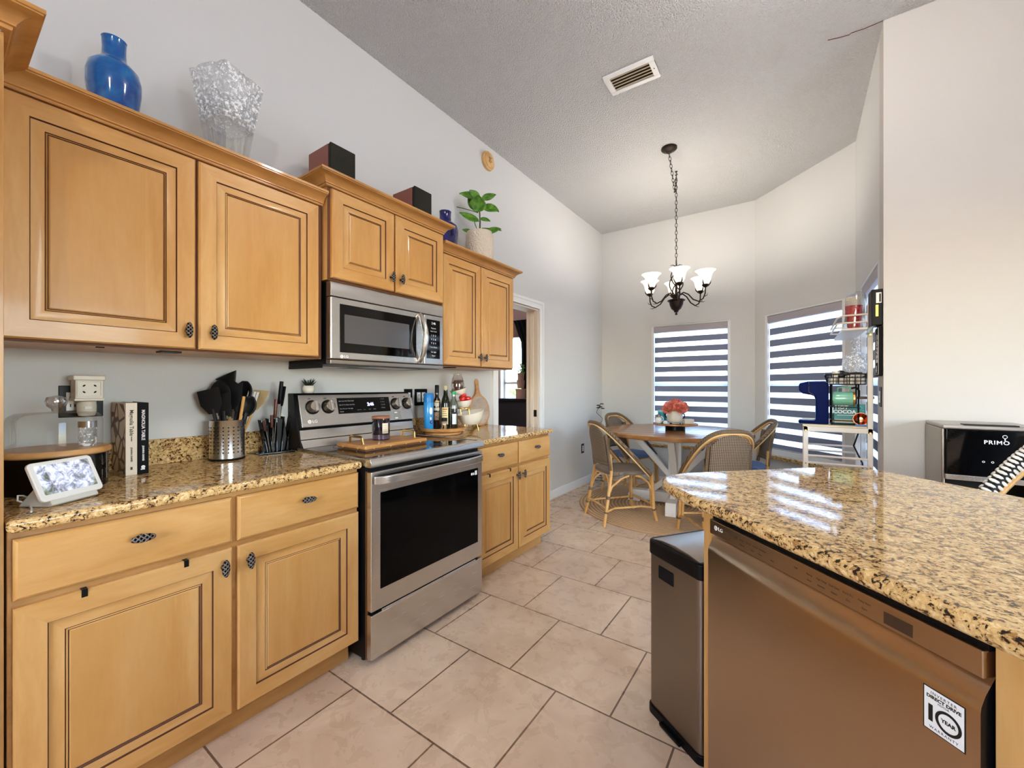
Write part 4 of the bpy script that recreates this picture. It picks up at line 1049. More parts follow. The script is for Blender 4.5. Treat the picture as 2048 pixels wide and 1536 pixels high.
obj('body', MB().lathe(mgp, 28, 0, A), M_mint, mg)
obj('rim', MB().lathe([(.042, .102), (.0445, .104), (.0445, .113), (.042, .114)], 28, 0, A, cap0=False, cap1=False), base('brass_rim', '#b88f55', .3, .8), mg)
obj('handle', MB().tube([(.028, -.012, .042), (.03, -.012, .068), (.055, -.014, .074), (.09, -.012, .068), (.092, -.012, .042)], .0055, 8), M_mint, mg)
mr = thing('wooden_dowel', 'dark brown wooden dowel with a black hook behind the mint mug', 'dowel', (2.47, 3.36, SZ+.17))
obj('rod', MB().tube([(0, 0, 0), (.10, 0, .002)], .008, 10), M_darkwood, mr)
obj('hook', MB().tube([(-.01, .0, .06), (.015, 0, .065), (.028, 0, .045), (.028, 0, .006)], .006, 8), M_black, mr)
hc = thing('cocoa_box', 'teal packet box printed hot cocoa on the bottom of the wire basket stand', 'box', (2.372, 3.33, SZ+.008), math.radians(0))
obj('carton', MB().box(0, .155, 0, .05, 0, .125, 0, Matrix.Rotation(math.radians(-9), 4, 'X')), base('teal_card', '#157a78', .4), hc, .003)
Mh = Matrix.Rotation(math.radians(-9), 4, 'X') @ frame_m((.062, -.0006, .008), (1, 0, 0), (0, 0, 1))
tx = MB(); text_mb(tx, 'HOT', .030, Mh @ T(-.022, .094, 0), bold=.0012); text_mb(tx, 'COCOA', .030, Mh @ T(-.008, .066, 0), bold=.0012); tx.box(-.045, .04, .043, .046, 0, .0006, 0, Mh)
obj('lettering', tx, M_whitetxt, hc)
obj('lower_band', MB().box(.002, .153, -.0008, 0, .006, .026, 0, Matrix.Rotation(math.radians(-9), 4, 'X')), base('choc_band', '#c9b59a', .5), hc)
obj('swirl', MB().tube([(.11, -.001, .10), (.125, -.001, .112), (.14, -.001, .10), (.13, -.001, .088), (.148, -.001, .082)], .003, 6, M=Matrix.Rotation(math.radians(-9), 4, 'X')), base('light_teal', '#4fb0a8', .4), hc)
cc = thing('copper_mug', 'hammered copper measuring cup tipped toward the room in the wire basket stand', 'cup', (2.500, 3.285, SZ+.043))
A = Matrix.Rotation(math.radians(80), 4, 'X') @ T(0, 0, -.02)
obj('bowl', MB().lathe([(0, -.035), (.02, -.032), (.032, -.02), (.036, 0), (.037, .016), (.039, .018), (.035, .018), (.033, 0), (.018, -.026), (0, -.03)], 28, 0, A), M_copper, cc)
bl = thing('bag_clip', 'small blue plastic bag clip on the rack shelf edge', 'clip', (2.47, 3.262, SZ))
obj('clip', MB().box(0, .055, -.008, .01, 0, .010), base('blue_clip_plastic', '#4f7cc0', .35), bl, .003)
# top shelf: plastic sleeve of paper cups, crystal decanter under it
TZ = 1.567
cs = thing('cup_stack', 'plastic wrapped stack of white and red paper cups on the raised rack shelf', 'cups', (2.470, 3.325, TZ))
def cup(mb, z): mb.lathe([(.030, z), (.041, z+.09), (.0435, z+.09), (.0435, z+.096), (.040, z+.096)], 24)
c_ = MB()
for i in range(5): cup(c_, .012*i)
obj('red_cups', c_, speck('red_cup_print', ('#b8222b', '#d9545a'), 70, .4), cs)
c_ = MB()
for i in range(3): cup(c_, .068+.016*i)
obj('white_cups', c_, M_offwhite, cs)
obj('wrapper', MB().lathe([(.046, 0), (.05, .03), (.048, .1), (.053, .15), (.046, .215), (.02, .23)], 14, 0, Matrix.Rotation(.06, 4, 'Y')), M_plastic, cs)
dc = thing('decanter', 'cut crystal ball decanter standing behind the rack post', 'decanter', (2.488, 3.42, 1.2875))
obj('bowl', MB().lathe([(.028, 0), (.05, .010), (.066, .035), (.072, .068), (.066, .10), (.048, .125), (.024, .140), (.018, .17), (.024, .176)], 22), M_crystal, dc)
obj('stopper', MB().lathe([(.012, .17), (.012, .185), (.026, .20), (.026, .215), (.01, .23), (0, .232)], 10), M_crystal, dc)
ds = thing('riser', 'small white wire riser holding the decanter above the wire basket', 'riser', (2.488, 3.46, SZ))
obj('plate', MB().box(-.03, .04, -.09, .07, .306, .318), M_rackwhite, ds, .003)
for x in (-.025, .035):
    for y in (.045, .065): obj('leg', MB().box(x-.004, x+.004, y-.004, y+.004, 0, .306), M_rackwhite, ds)
cd = thing('power_cord', 'black appliance cord hanging behind the white rack', 'cord', (2.52, 3.75, .60))
obj('cord', MB().tube([(.02, .06, .40), (.015, .0, .30), (-.02, -.06, .2), (.03, -.02, .08), (.035, .0, 0)], .005, 8), M_black, cd)
# signs on the side wall
sg = thing('wall_box', 'black wall caddy with a white label hung above the coffee sign', 'wall box', (2.58, 3.185, 1.56))
obj('box', MB().box(-.05, 0, -.07, .07, 0, .205), M_black, sg, .004)
obj('label', MB().box(-.030, -.006, -.0708, -.0703, .125, .185), M_white, sg)
obj('label_print', MB().box(-.017, -.009, -.0712, -.0708, .132, .178), M_dktxt, sg)
obj('gold_tassel', MB().box(-.032, -.02, -.073, -.0702, .05, .115), M_gold, sg)
sg = thing('wall_sign', 'tall black sign with white coffee lettering and an arrow on the side wall', 'sign', (2.58, 3.185, 1.27))
obj('board', MB().box(-.018, 0, -.07, .07, 0, .285), M_blackm, sg, .006, 3)
obj('border', MB().tube([(-.0185, -.062, .01), (-.0185, .062, .01), (-.0185, .062, .275), (-.0185, -.062, .275)], .0015, 5, 0, True), M_white, sg)
tx = MB(); Mr = frame_m((-.0185, 0, .16), (0, 0, -1), (0, -1, 0)); text_mb(tx, 'COFFEE', .06, Mr, 0, .0006, sx=.8, bold=.001)
tx.prism([(-.006, .02), (.006, .02), (.006, -.004), (.016, -.004), (0, -.022), (-.016, -.004), (-.006, -.004)], .0012, 0, frame_m((-.0196, 0, .04), (0, -1, 0), (0, 0, 1)))
obj('sign_lettering', tx, M_whitetxt, sg)
tw = thing('towel', 'pale blue cloth tucked between the two black signs', 'cloth', (2.545, 3.20, 1.535))
obj('cloth', MB().grid(lambda a, b: (-.02+.03*a+.006*math.sin(b*12), -.05+.1*b, .06*a-.01+.005*math.sin(b*20)), 8, 20), base('pale_blue_cloth', '#b9d3de', .8), tw, solid=.003)

# ---- water cooler
wc = thing('water_cooler', 'silver and black bottom load water cooler against the right wall', 'water cooler', (2.745, 2.76, 0))
Wc, Dc, Hc = .315, .32, 1.012
obj('side_shell', MB().box(0, .012, .014, Dc, .02, Hc).box(Wc-.012, Wc, .014, Dc, .02, Hc), M_steel_v, wc, .004)
obj('back', MB().box(.012, Wc-.012, Dc-.02, Dc, .02, Hc), M_black, wc)
obj('top', MB().box(0, Wc, .0, Dc, Hc, Hc+.02), base('silver_plastic', '#a7a098', .35, .5), wc, .008, 3)
obj('control_panel', MB().box(.012, Wc-.012, 0, .05, .80, Hc), M_blackglass, wc, .004)
obj('recess', MB().box(.012, Wc-.012, .12, .13, .52, .80), M_blackm, wc)
obj('drip_ledge', MB().box(.010, Wc-.010, -.004, .12, .775, .800), M_steel, wc, .003)
obj('lower_door', MB().box(.012, Wc-.012, 0, .03, .05, .52), M_black, wc, .006)
obj('base', MB().box(0, Wc, .01, Dc, 0, .05), M_black, wc)
obj('hinge_pad', MB().box(.07, .24, -.001, .05, Hc+.0195, Hc+.024), M_black, wc)
tx = MB(); F = lambda x, z: frame_m((x, -.0006, z), (1, 0, 0), (0, 0, 1))
text_mb(tx, 'PRIMO', .024, F(.172, .957), bold=.0004, space=1.15)
for q, zz, rr in ((.197, .985, .006),): tx.lathe([(rr, 0), (rr+.0018, 0), (rr+.0018, .0006), (rr, .0006)], 18, 0, F(q, zz), cap0=False, cap1=False)
tx.box(-.002, .002, .0, .008, 0, .0006, 0, F(.197, .968))
for q in (.132, .160): tx.lathe([(.003, 0), (.0045, 0), (.0045, .0006), (.003, .0006)], 14, 0, F(q, .868), cap0=False, cap1=False)
obj('panel_lettering', tx, M_whitetxt, wc)

# ---- trash can (local: x along its front, y back)
tc = thing('trash_can', 'tall stainless step trash can with black lid at the end of the peninsula', 'trash can', (1.725, 1.565, 0), math.atan2(-.146, .206))
Wt, Dt, Ht = .256, .30, .60
def rrect(w, d, r_, n=5):
    p = []
    for cx_, cy_, a0 in ((w-r_, r_, -90), (w-r_, d-r_, 0), (r_, d-r_, 90), (r_, r_, 180)):
        p += [(cx_+r_*math.cos(math.radians(a0+90*i/n)), cy_+r_*math.sin(math.radians(a0+90*i/n))) for i in range(n+1)]
    return p
obj('body', MB().prism(rrect(Wt, Dt, .022), Ht-.03, 0, T(0, 0, .03)), steel('worn_stainless', '#8d8379', .33, (40, 40, 1)), tc)
obj('base', MB().prism([(x*1.04-.005, y*1.04-.006) for x, y in rrect(Wt, Dt, .025)], .032), M_black, tc, .004)
obj('lid_rim', MB().prism([(x*1.03-.004, y*1.03-.005) for x, y in rrect(Wt, Dt, .025)], .055, 0, T(0, 0, Ht-.012)), M_black, tc, .008, 3)
lid = MB().prism([(-.002, Ht+.04), (Wt+.002, Ht+.04), (Wt*.75, Ht+.052), (Wt*.5, Ht+.056), (Wt*.25, Ht+.052)], Dt*.94, 0, frame_m((0, Dt*.97, 0), (1, 0, 0), (0, 0, 1)))
obj('lid', lid, M_steel_v, tc, .002)
obj('handle_slot', MB().box(.055, .135, -.003, .01, .515, .565), M_blackm, tc, .006)
obj('pedal', MB().box(.08, .18, -.02, .0, .006, .018), M_black, tc, .004)
# ================================================================ THINGS ON THE WALL CABINETS
CT = 2.0675; CM = 2.1595
v = thing('vase', 'bright blue glass bottle vase on top of the long wall cabinet', 'vase', (.185, .398, CT), 0, 'vases on the wall cabinets')
pf = [(.040, 0), (.048, .004), (.056, .06), (.066, .14), (.0735, .205), (.0745, .245), (.068, .278), (.052, .298), (.038, .310), (.0335, .325), (.032, .35), (.033, .385), (.0345, .39), (.029, .39), (.028, .33)]
obj('body', MB().lathe([(r_, z*.96) for r_, z in pf], 40), M_blueglass, v)
v = thing('vase', 'navy blue glazed bottle vase behind the crown molding beside the potted plant', 'vase', (.175, 2.085, CT), 0, 'vases on the wall cabinets')
obj('body', MB().lathe([(r_*1.22, z*.905) for r_, z in pf], 40), M_navyglass, v)
v = thing('vase', 'clear ribbed square flared glass vase with textured top on the long wall cabinet', 'vase', (.19, .752, CT), math.radians(20), 'vases on the wall cabinets')
def sq(u, w, h):
    a = 2*PI*u; c, s = math.cos(a), math.sin(a); k = 1/max(abs(c), abs(s))**.8; k *= 1+.035*abs(math.sin(a*6)); return (c*k*w, s*k*w, h)
def gv(u, t): return sq(u, .045+.05*t**1.3, .444*t + (.007*abs(math.sin(2*PI*u*3)) if t > .99 else 0))
obj('lower_body', MB().grid(lambda u, t: gv(u, t*.55), 96, 6), thin_glass('rib_glass', '#fbfbfa', .10, .05, dif=.06), v, solid=.004)
obj('textured_top', MB().grid(lambda u, t: gv(u, .55+t*.45), 96, 6), M_crystal, v, solid=.004)
obj('base', MB().prism([sq(i/48, .045, 0)[:2] for i in range(48)], .012), bpy.data.materials['rib_glass'], v)
def speaker(loc, lab):
    s = thing('speaker', lab, 'speaker', loc, 0, 'bookshelf speakers on the microwave cabinet')
    obj('cabinet', MB().box(-.19, -.012, 0, .14, 0, .262), M_spkwood, s, .003)
    obj('baffle', MB().box(-.012, -.002, .002, .138, .002, .260), M_black, s)
    gm = bpy.data.materials.get('grille_cloth') or speck('grille_cloth', ('#17160f', '#2a281f'), 300, .95)
    obj('grille', MB().box(-.002, .012, .0, .14, .003, .264), gm, s, .004)
speaker((.275, 1.163, CM), 'left black grilled wooden bookshelf speaker above the microwave near the glass vase')
speaker((.275, 1.708, CM), 'black grilled wooden bookshelf speaker above the microwave next to the navy vase')
pp = thing('potted_plant', 'green leafy fiddle leaf plant in a dimpled cream pot on the wall cabinet', 'potted plant', (.20, 2.43, CT))
pot = [(.088, 0), (.094, .006), (.104, .10), (.108, .22), (.104, .30), (.098, .322), (.092, .324), (.096, .29)]
mp = base('dimpled_ceramic', '#dccdb9', .4); t = NT(mp); vo = t.n('ShaderNodeTexVoronoi'); vo.inputs['Scale'].default_value = 75; t.l(t.coord(), vo.inputs['Vector']); t.bump(t.math('MULTIPLY', vo.outputs['Distance'], -1), 1, .006)
obj('pot', MB().lathe([(r_, z*.95) for r_, z in pot], 40), mp, pp)
obj('soil', MB().lathe([(.097, .270), (0, .277)], 24), M_soil, pp)
obj('stem', MB().tube([(0, 0, .265), (.004, 0, .39), (-.004, .004, .49), (.0, .0, .585)], [.007, .006, .005, .003], 8).tube([(0, 0, .285), (-.02, -.02, .355), (-.04, -.03, .42)], .0035, 6).tube([(0, 0, .31), (.03, .02, .345)], .003, 6), speck('stem_brown', ('#4d5a2c', '#6b5a35'), 40), pp)
CR = Vector((.821, .571, 0)); CD = Vector((-.571, .821, 0))
def leaf(a, b, w, droop=.02, nrm=None):
    a = Vector(a); b = Vector(b); d = b-a; L = d.length; d.normalize()
    n_ = Vector(nrm) if nrm else Vector((0, 0, 1)); n_ = (n_-d*n_.dot(d)).normalized(); s = d.cross(n_)
    def f(u, t):
        q = math.sin(PI*min(1, u**.85))**.75*w*(1-.15*u); k = (t-.5)*2
        return tuple(a+d*L*u+s*q*k*.5+n_*(-droop*u*u+.10*w*abs(k)-.0))
    return MB().grid(f, 12, 6)
def R3(x, z, dep=0): return tuple(CR*x+CD*dep+Vector((0, 0, z)))
k = .00059; lv = [((640, 720), (515, 480), .07, .03), ((655, 560), (540, 465), .06, -.04), ((650, 545), (405, 490), .07, -.02), ((640, 720), (650, 545), .105, -.06), ((690, 570), (870, 490), .07, .0),
     ((700, 650), (910, 730), .075, -.03), ((640, 735), (360, 620), .04, .03), ((650, 850), (400, 720), .055, .0), ((665, 805), (800, 850), .035, -.03), ((690, 935), (940, 915), .045, .05), ((735, 990), (935, 950), .06, -.03), ((575, 990), (435, 935), .035, .0)]
for i, (a, b, w, dep) in enumerate(lv):
    A = R3((a[0]-660)*k, .310+(985-a[1])*k, 0); B = R3((b[0]-660)*k, .310+(985-b[1])*k, dep)
    nz = (.45, -.75, .55) if i not in (6, 9) else (.1, -.3, 1)
    obj('leaf', leaf(A, B, w*1.35, .01, nz), M_leaf, pp, solid=.0015)
pq = thing('wall_plaque', 'round pale wooden plaque high on the long wall near the ceiling', 'plaque', (0, 2.775, 3.135))
Rw = Matrix.Rotation(PI/2, 4, 'Y')
obj('disc', MB().lathe([(.078, 0), (.080, .006), (.076, .022), (.066, .026), (.060, .024), (.058, .030), (.050, .034), (0, .034)], 40, 0, Rw), wood('pale_wood', ('#b98a52', '#d3a76c', '#dfba84'), (2, 4, 4)), pq)
obj('carving', MB().tube([(.035, -.02, -.02), (.037, 0, .012), (.037, .018, -.012), (.036, .0, -.025), (.037, -.015, .02), (.036, .02, .022)], .003, 6), wood('dark_carving', ('#7b5326', '#95693a', '#a87c4a')), pq)

# ================================================================ LEFT COUNTER
KZ = .8885
dsp = thing('smart_display', 'white framed smart display showing a snowy picture on the left counter', 'smart display', (.495, .232, KZ), math.atan2(.547, .837))
# local: x toward the viewer, y to the right
tl = math.radians(-24); A = T(.035, 0, .018) @ Matrix.Rotation(tl, 4, 'Y')
def rr2(w, h, r_): return [(x-w/2, y-h/2) for x, y in rrect(w, h, r_)]
Fs = A @ frame_m((0, 0, .055), (0, 1, 0), (0, 0, 1))
obj('frame', MB().prism(rr2(.160, .110, .012), .010, 0, Fs @ T(0, 0, -.01)), M_white, dsp, .003, 3)
scm = base('screen_picture', '#8a8fa0', .15, emit='#9aa0b8', estr=.0); t = NT(scm); f1 = t.noise(t.coord(), 38, 6, .7, .6); f2 = t.noise(t.coord(), 9, 3)
c_ = t.ramp(f1, [(.36, '#55584f'), (.46, '#8c91a4'), (.56, '#cfd6ee'), (.7, '#f4f6ff')]); c_ = t.mix(t.ramp(f2, [(.55, (0, 0, 0, 1)), (.62, (.6, .6, .6, 1))]), c_, '#5d6b3c'); t.col(c_); t.l(c_, t.p.inputs['Emission Color']); t.p.inputs['Emission Strength'].default_value = .55
obj('screen', MB().prism(rr2(.134, .082, .003), .0006, 0, Fs @ T(0, .003, 0)), scm, dsp)
obj('base', MB().prism([(.030, 0), (.040, .006), (.028, .03), (.0, .055), (-.012, .05), (-.055, .004), (-.055, 0)], .12, 0, frame_m((0, .06, 0), (1, 0, 0), (0, 0, 1))), base('pale_grey_fabric', '#c9c6bd', .8), dsp, .006)
obj('power_cable', MB().tube([(-.05, -.03, .012), (-.055, -.05, .028), (-.05, -.065, .032), (-.045, -.07, .02), (-.05, -.055, .012), (-.04, -.05, .004), (0, -.075, .003), (.03, -.10, .003), (.04, -.108, .003)], .0022, 6), M_white, dsp)
cs = thing('cake_stand', 'round maple board on a glossy black drum stand behind the smart display', 'cake stand', (.252, .250, KZ))
obj('drum', MB().lathe([(.118, 0), (.118, .108), (0, .108)], 48), M_blackglass, cs, .002)
obj('board', MB().lathe([(.122, .108), (.126, .112), (.126, .122), (.122, .127), (0, .127)], 56), M_board, cs)
cd = thing('cake_dome', 'clear glass cake dome with a ball knob on the maple board', 'cake dome', (.252, .250, KZ+.1275))
obj('dome', MB().lathe([(.106, 0), (.106, .085), (.102, .100), (.09, .110), (.02, .114), (0, .114)], 48), M_dome, cd)
obj('knob', MB().lathe([(.010, .115), (.012, .123), (.022, .132), (.026, .146), (.022, .160), (0, .166)], 24), thin_glass('knob_glass', '#f0eeee', .3, .03), cd)
tg = thing('tumbler', 'small chrome and glass jar standing inside the cake dome', 'jar', (.262, .318, KZ+.1275))
obj('glass', MB().lathe([(.0, .001), (.019, 0), (.022, .01), (.022, .06), (.0225, .062)], 20), M_crystal, tg)
obj('cap', MB().lathe([(.023, .060), (.023, .080), (0, .081)], 20), M_chrome, tg)
def book(y0, y1, lab, mat, h=.262, depth=.19):
    b = thing('book', lab, 'book', (.016, y0, KZ), 0, 'cookbooks beside the cake stand'); w = y1-y0
    obj('pages', MB().box(.002, depth-.004, .003, w-.003, .003, h-.003), base('paper', '#e6dcc8', .8) if not bpy.data.materials.get('paper') else bpy.data.materials['paper'], b)
    obj('cover', MB().box(0, depth, 0, .003, 0, h).box(0, depth, w-.003, w, 0, h).box(depth-.003, depth, .003, w-.003, 0, h), mat, b, .0008)
    return b, w, depth, h
M_cov = base('cream_cover', '#ded1bd', .5)
b, w, dp, h = book(.424, .4555, 'thick cream cookbook with a patterned front cover left of the black cookbook', M_cov)
pm = base('giraffe_cover', '#d8c8ae', .5); t = NT(pm); vo = t.n('ShaderNodeTexVoronoi', feature='DISTANCE_TO_EDGE'); vo.inputs['Scale'].default_value = 17; t.l(t.coord(), vo.inputs['Vector']); t.col(t.ramp(vo.outputs['Distance'], [(.06, '#5a3a28'), (.1, '#d8c8ae')]))
obj('cover_picture', MB().box(.003, dp-.012, -.0006, 0, .004, h-.004), pm, b)
def spine(b, w, dp, items, mat):
    tx = MB()
    for s_, z, sz in items: text_mb(tx, s_, sz, frame_m((dp+.0004, w/2, z), (0, 0, -1), (0, 1, 0)), 0, .0003, bold=.0003)
    obj('spine_lettering', tx, mat, b)
spine(b, w, dp, [('Magnolia Table', .190, .0155), ('VOLUME 2', .132, .004), ('JOANNA GAINES', .075, .0068)], M_blk)
obj('spine_mark', MB().box(dp, dp+.0006, w/2-.003, w/2+.003, .02, .03), M_dktxt, b)
b, w, dp, h = book(.4565, .488, 'thick black cookbook with white spine lettering', base('black_cover', '#08080a', .6, spec=.15))
spine(b, w, dp, [('MAGNOLIA TABLE', .180, .0135), ('JOANNA GAINES', .076, .0072)], M_whitetxt)
obj('spine_mark', MB().lathe([(.004, 0), (.006, .0005), (0, .0008)], 12, 0, T(dp, w/2, .026) @ Rw).box(dp, dp+.0006, w/2-.007, w/2+.005, .016, .02), M_whitetxt, b)
outlet((0, .345, 1.155), 0, 'black double outlet plate behind the cream wax warmer', None, 2)
ww = thing('wax_warmer', 'cream square ceramic plug in wax warmer above the cake dome', 'wax warmer', (.012, .350, 1.10))
obj('plug_base', MB().lathe([(.0, 0), (.022, .004), (.026, .02), (.026, .045), (.02, .058), (.016, .064)], 20, 0, T(.045, 0, 0)).box(0, .045, -.02, .02, .02, .055), M_offwhite, ww, .002)
obj('switch', MB().box(.068, .0725, -.010, .010, .028, .038), M_white, ww, .001)
obj('box', MB().box(.006, .090, -.036, .036, .066, .136), M_offwhite, ww, .003)
obj('top_tray', MB().box(.0, .096, -.042, .042, .132, .150), M_offwhite, ww, .004)
obj('bottom_rim', MB().box(.002, .094, -.039, .039, .058, .068), M_offwhite, ww, .003)
cv = MB().box(.090, .093, -.030, .030, .126, .130).box(.090, .093, -.030, .030, .073, .077).box(.090, .093, -.032, -.028, .073, .130).box(.090, .093, .028, .032, .073, .130)
obj('relief', cv, M_offwhite, ww, .001)
hl = MB()
for y, z, a in ((-.014, .113, .7), (.014, .113, -.7), (-.014, .090, -.7), (.014, .090, .7)): hl.ell((0, 0, 0), (.0008, .0048, .0026), 10, 5, 0, T(.0905, y, z) @ Matrix.Rotation(a, 4, 'X'))
obj('vent_holes', hl, M_blackm, ww)
# utensil crock
CX_, CY_ = .105, .782
cr = thing('utensil_crock', 'stainless utensil crock pierced with rows of square holes', 'utensil holder', (CX_, CY_, KZ))
obj('base_ring', MB().lathe([(.067, 0), (.069, .004), (.067, .009), (0, .009)], 40), M_black, cr)
obj('wall', MB().lathe([(.066, .009), (.066, .172), (.067, .174), (.064, .174), (.0635, .02)], 48, cap0=True, cap1=False), M_steel, cr)
hl = MB()
for i in range(22):
    a = 2*PI*i/22
    for j in range(8): hl.box(.0655, .0664, -.0026, .0026, -.0026, .0026, 0, rotz(a) @ T(0, 0, .035+.0155*j))
obj('square_holes', hl, M_blackm, cr)
def cam_pt(px, py, X):
    d = Vector((math.cos(.6074)*(px-1024)/825-math.sin(.6074), math.sin(.6074)*(px-1024)/825+math.cos(.6074), -(py-773)/825)); t_ = (X-2.188)/d.x
    return Vector((2.188, 0, 1.21))+d*t_
UG = 'cooking utensils in the steel crock'
def utensil(name, lab, head, hx, base_xy, kind, hm, handle_m=None, roll=0, L=.085, w=.06):
    L *= 1.08; w *= 1.14
    tip = cam_pt(head[0], head[1], hx); b = Vector((CX_+base_xy[0], CY_+base_xy[1], KZ+.012)); d = (tip-b); LL = d.length; d.normalize()
    r = thing(name, lab, 'utensil', b, 0, UG)
    z = d; x = Vector((.571, -.821, 0)); x = (x-z*x.dot(z)).normalized(); y = z.cross(x)     # x faces the camera
    M = Matrix.Identity(4)
    for i in range(3): M[i][0] = x[i]; M[i][1] = y[i]; M[i][2] = z[i]
    M = M @ rotz(roll)
    h0 = LL-L*.5
    obj('handle', MB().tube([(0, 0, 0), (0, 0, h0*.96)], .0062, 8, 0, M=M), handle_m or M_bamboo, r)
    hd = MB()
    if kind == 'spoon':
        hd.grid(lambda u, v: (.012*(1-(2*u-1)**2)*(1-(2*v-1)**2)*-1.4, (u-.5)*w*math.sin(PI*(.06+.9*v))**.6, h0+L*v), 10, 10, 0, M)
        hd.tube([(0, 0, h0*.8), (0, 0, h0+.012)], .0075, 8, 0, M=M); so = .006
    elif kind == 'turner':
        p = [(-w*.22, h0-.01), (w*.22, h0-.01), (w*.5, h0+L*.3), (w*.5, h0+L), (-w*.5, h0+L*.92), (-w*.5, h0+L*.3)]
        hd.prism(p, .005, 0, M @ frame_m((0, 0, 0), (0, 1, 0), (0, 0, 1)) @ T(0, 0, -.0025)); hd.tube([(0, 0, h0*.8), (0, 0, h0+.01)], .0075, 8, 0, M=M); so = 0
    elif kind == 'slotted':
        for q in (-.36, -.12, .12, .36): hd.prism([(w*(q-.075), h0+L*.2), (w*(q+.075), h0+L*.2), (w*(q+.075), h0+L), (w*(q-.075), h0+L)], .003, 0, M @ frame_m((0, 0, 0), (0, 1, 0), (0, 0, 1)))
        hd.prism([(-w*.15, h0-.01), (w*.15, h0-.01), (w*.45, h0+L*.24), (-w*.45, h0+L*.24)], .003, 0, M @ frame_m((0, 0, 0), (0, 1, 0), (0, 0, 1))); so = 0
    else:  # ladle
        hd.tube([(0, 0, h0*.7), (0, 0, h0), (0, -.012, h0+.03), (0, -.035, h0+.045)], .008, 8, 0, M=M)
        hd.grid(lambda u, v: (-.5*w*math.sin(PI*u)*math.sin(PI*v*.5)*.7, -.02-w*v*.9, h0+.05-.02*v+.5*w*math.cos(PI*u)*(1-.55*v)), 12, 8, 0, M); so = .005
    obj('head', hd, hm, r, solid=so)
M_sil = base('black_silicone', '#0e0f12', .5)
utensil('spatula', 'black silicone turner leaning to the left in the steel crock', (421, 800), .085, (-.02, .0), 'turner', M_sil, M_black, .2, .095, .075)
utensil('ladle', 'big black ladle curling over the top of the steel crock', (478, 772), .10, (.0, .02), 'ladle', M_sil, M_black, 0, .05, .085)
utensil('serving_spoon', 'black silicone spoon tallest on the left side of the steel crock', (440, 786), .07, (-.03, -.01), 'spoon', M_sil, M_black, .1, .10, .075)
utensil('spatula', 'wide black turner in the centre of the steel crock', (462, 790), .09, (.005, .0), 'turner', M_sil, M_bamboo, 0, .10, .085)
utensil('serving_spoon', 'black spoon at the back of the steel crock behind the ladle', (485, 785), .07, (-.02, .02), 'spoon', M_sil, M_black, 0, .10, .075)
utensil('spatula', 'black scraper in front of the centre turner in the steel crock', (448, 806), .12, (.02, -.015), 'turner', M_sil, M_bamboo, -.2, .085, .06)
utensil('serving_spoon', 'low black spoon at the right front of the steel crock', (496, 812), .12, (.025, .02), 'spoon', M_sil, M_bamboo, .1, .085, .06)
utensil('slotted_turner', 'white slotted turner on the right of the steel crock', (503, 800), .10, (.0, .03), 'slotted', M_whitetxt, M_white, 0, .075, .05)
utensil('wooden_spatula', 'tan bamboo spatula leaning right at the back of the steel crock', (517, 797), .06, (-.02, .035), 'turner', base('tan_silicone', '#cdb183', .5), M_bamboo, 0, .085, .06)
wd = thing('wooden_spoon', 'wooden spoon handle standing up at the right of the steel crock', 'utensil', (CX_+.03, CY_+.015, KZ+.012), 0, UG)
tp = cam_pt(488, 793, .13)-Vector((CX_+.03, CY_+.015, KZ+.012)); obj('handle', MB().tube([(0, 0, 0), tuple(tp)], .0065, 8), M_bamboo, wd)
# knife stand
ks = thing('knife_block', 'fan shaped black acrylic knife stand beside the stove', 'knife block', (.095, .985, KZ), math.radians(-10))
obj('base', MB().box(-.045, .045, -.075, .085, 0, .010), M_blackglass, ks, .004)
for i in range(5):
    a = math.radians(-16+8*i)
    obj('divider', MB().box(-.03, .03, -.0015, .0015, 0, .165-.004*abs(i-3), 0, T(0, -.035+.02*i, .010) @ Matrix.Rotation(-a*.6, 4, 'X')), thin_glass('smoke_acrylic', '#1c1c1e', .03, fk=.15) if i == 0 else bpy.data.materials['smoke_acrylic'], ks)
obj('fan_core', MB().prism([(-.05, 0), (.06, 0), (.045, .15), (.0, .165), (-.03, .12)], .03, 0, T(-.015, 0, .01) @ frame_m((0, 0, 0), (0, 1, 0), (0, 0, 1))), M_black, ks, .002)
dk = MB()
for y, x in ((-.06, .03), (-.05, .02), (-.055, .038), (.07, .03), (.06, .01)): dk.cyl((x, y, .010), .003, .002, 8)
obj('screws', dk, M_chrome, ks)
KG = 'kitchen knives in the acrylic stand'
def knife(lab, y, z0, ln, lean, hm, r_=.010, x=.0):
    k = thing('knife', lab, 'knife', (.095+x, .985+y, KZ+z0), 0, KG); A = Matrix.Rotation(lean, 4, 'X')
    obj('blade', MB().prism([(-.012, -.135), (.014, -.12), (.014, 0), (-.012, 0)], .0016, 0, A @ frame_m((0, -.0008, 0), (1, 0, 0), (0, 0, 1)) @ T(0, 0, -.0008)), M_steel, k)
    obj('handle', MB().tube([(0, 0, 0), (0, 0, .008), (0, 0, ln*.5), (0, 0, ln)], [r_*.8, r_, r_*1.05, r_], 10, 0, M=A, sq=.7), hm, k)
M_rg = base('rose_brown', '#5a3329', .3, .4)
knife('tallest black handled knife in the acrylic stand', .025, .235, .112, math.radians(-6), M_black, .012)
knife('second black handled knife just right of the tallest in the acrylic stand', .042, .225, .098, math.radians(-9), M_black, .011, -.015)
knife('brown handled knife leaning left at half height in the acrylic stand', -.005, .17, .09, math.radians(-4), M_rg, .010, .02)
knife('short brown handled knife at the left edge of the acrylic stand', -.045, .11, .05, math.radians(10), M_rg, .009, .01)
knife('small brown handled knife low in the middle of the acrylic stand', -.02, .125, .06, math.radians(0), M_rg, .009, .022)

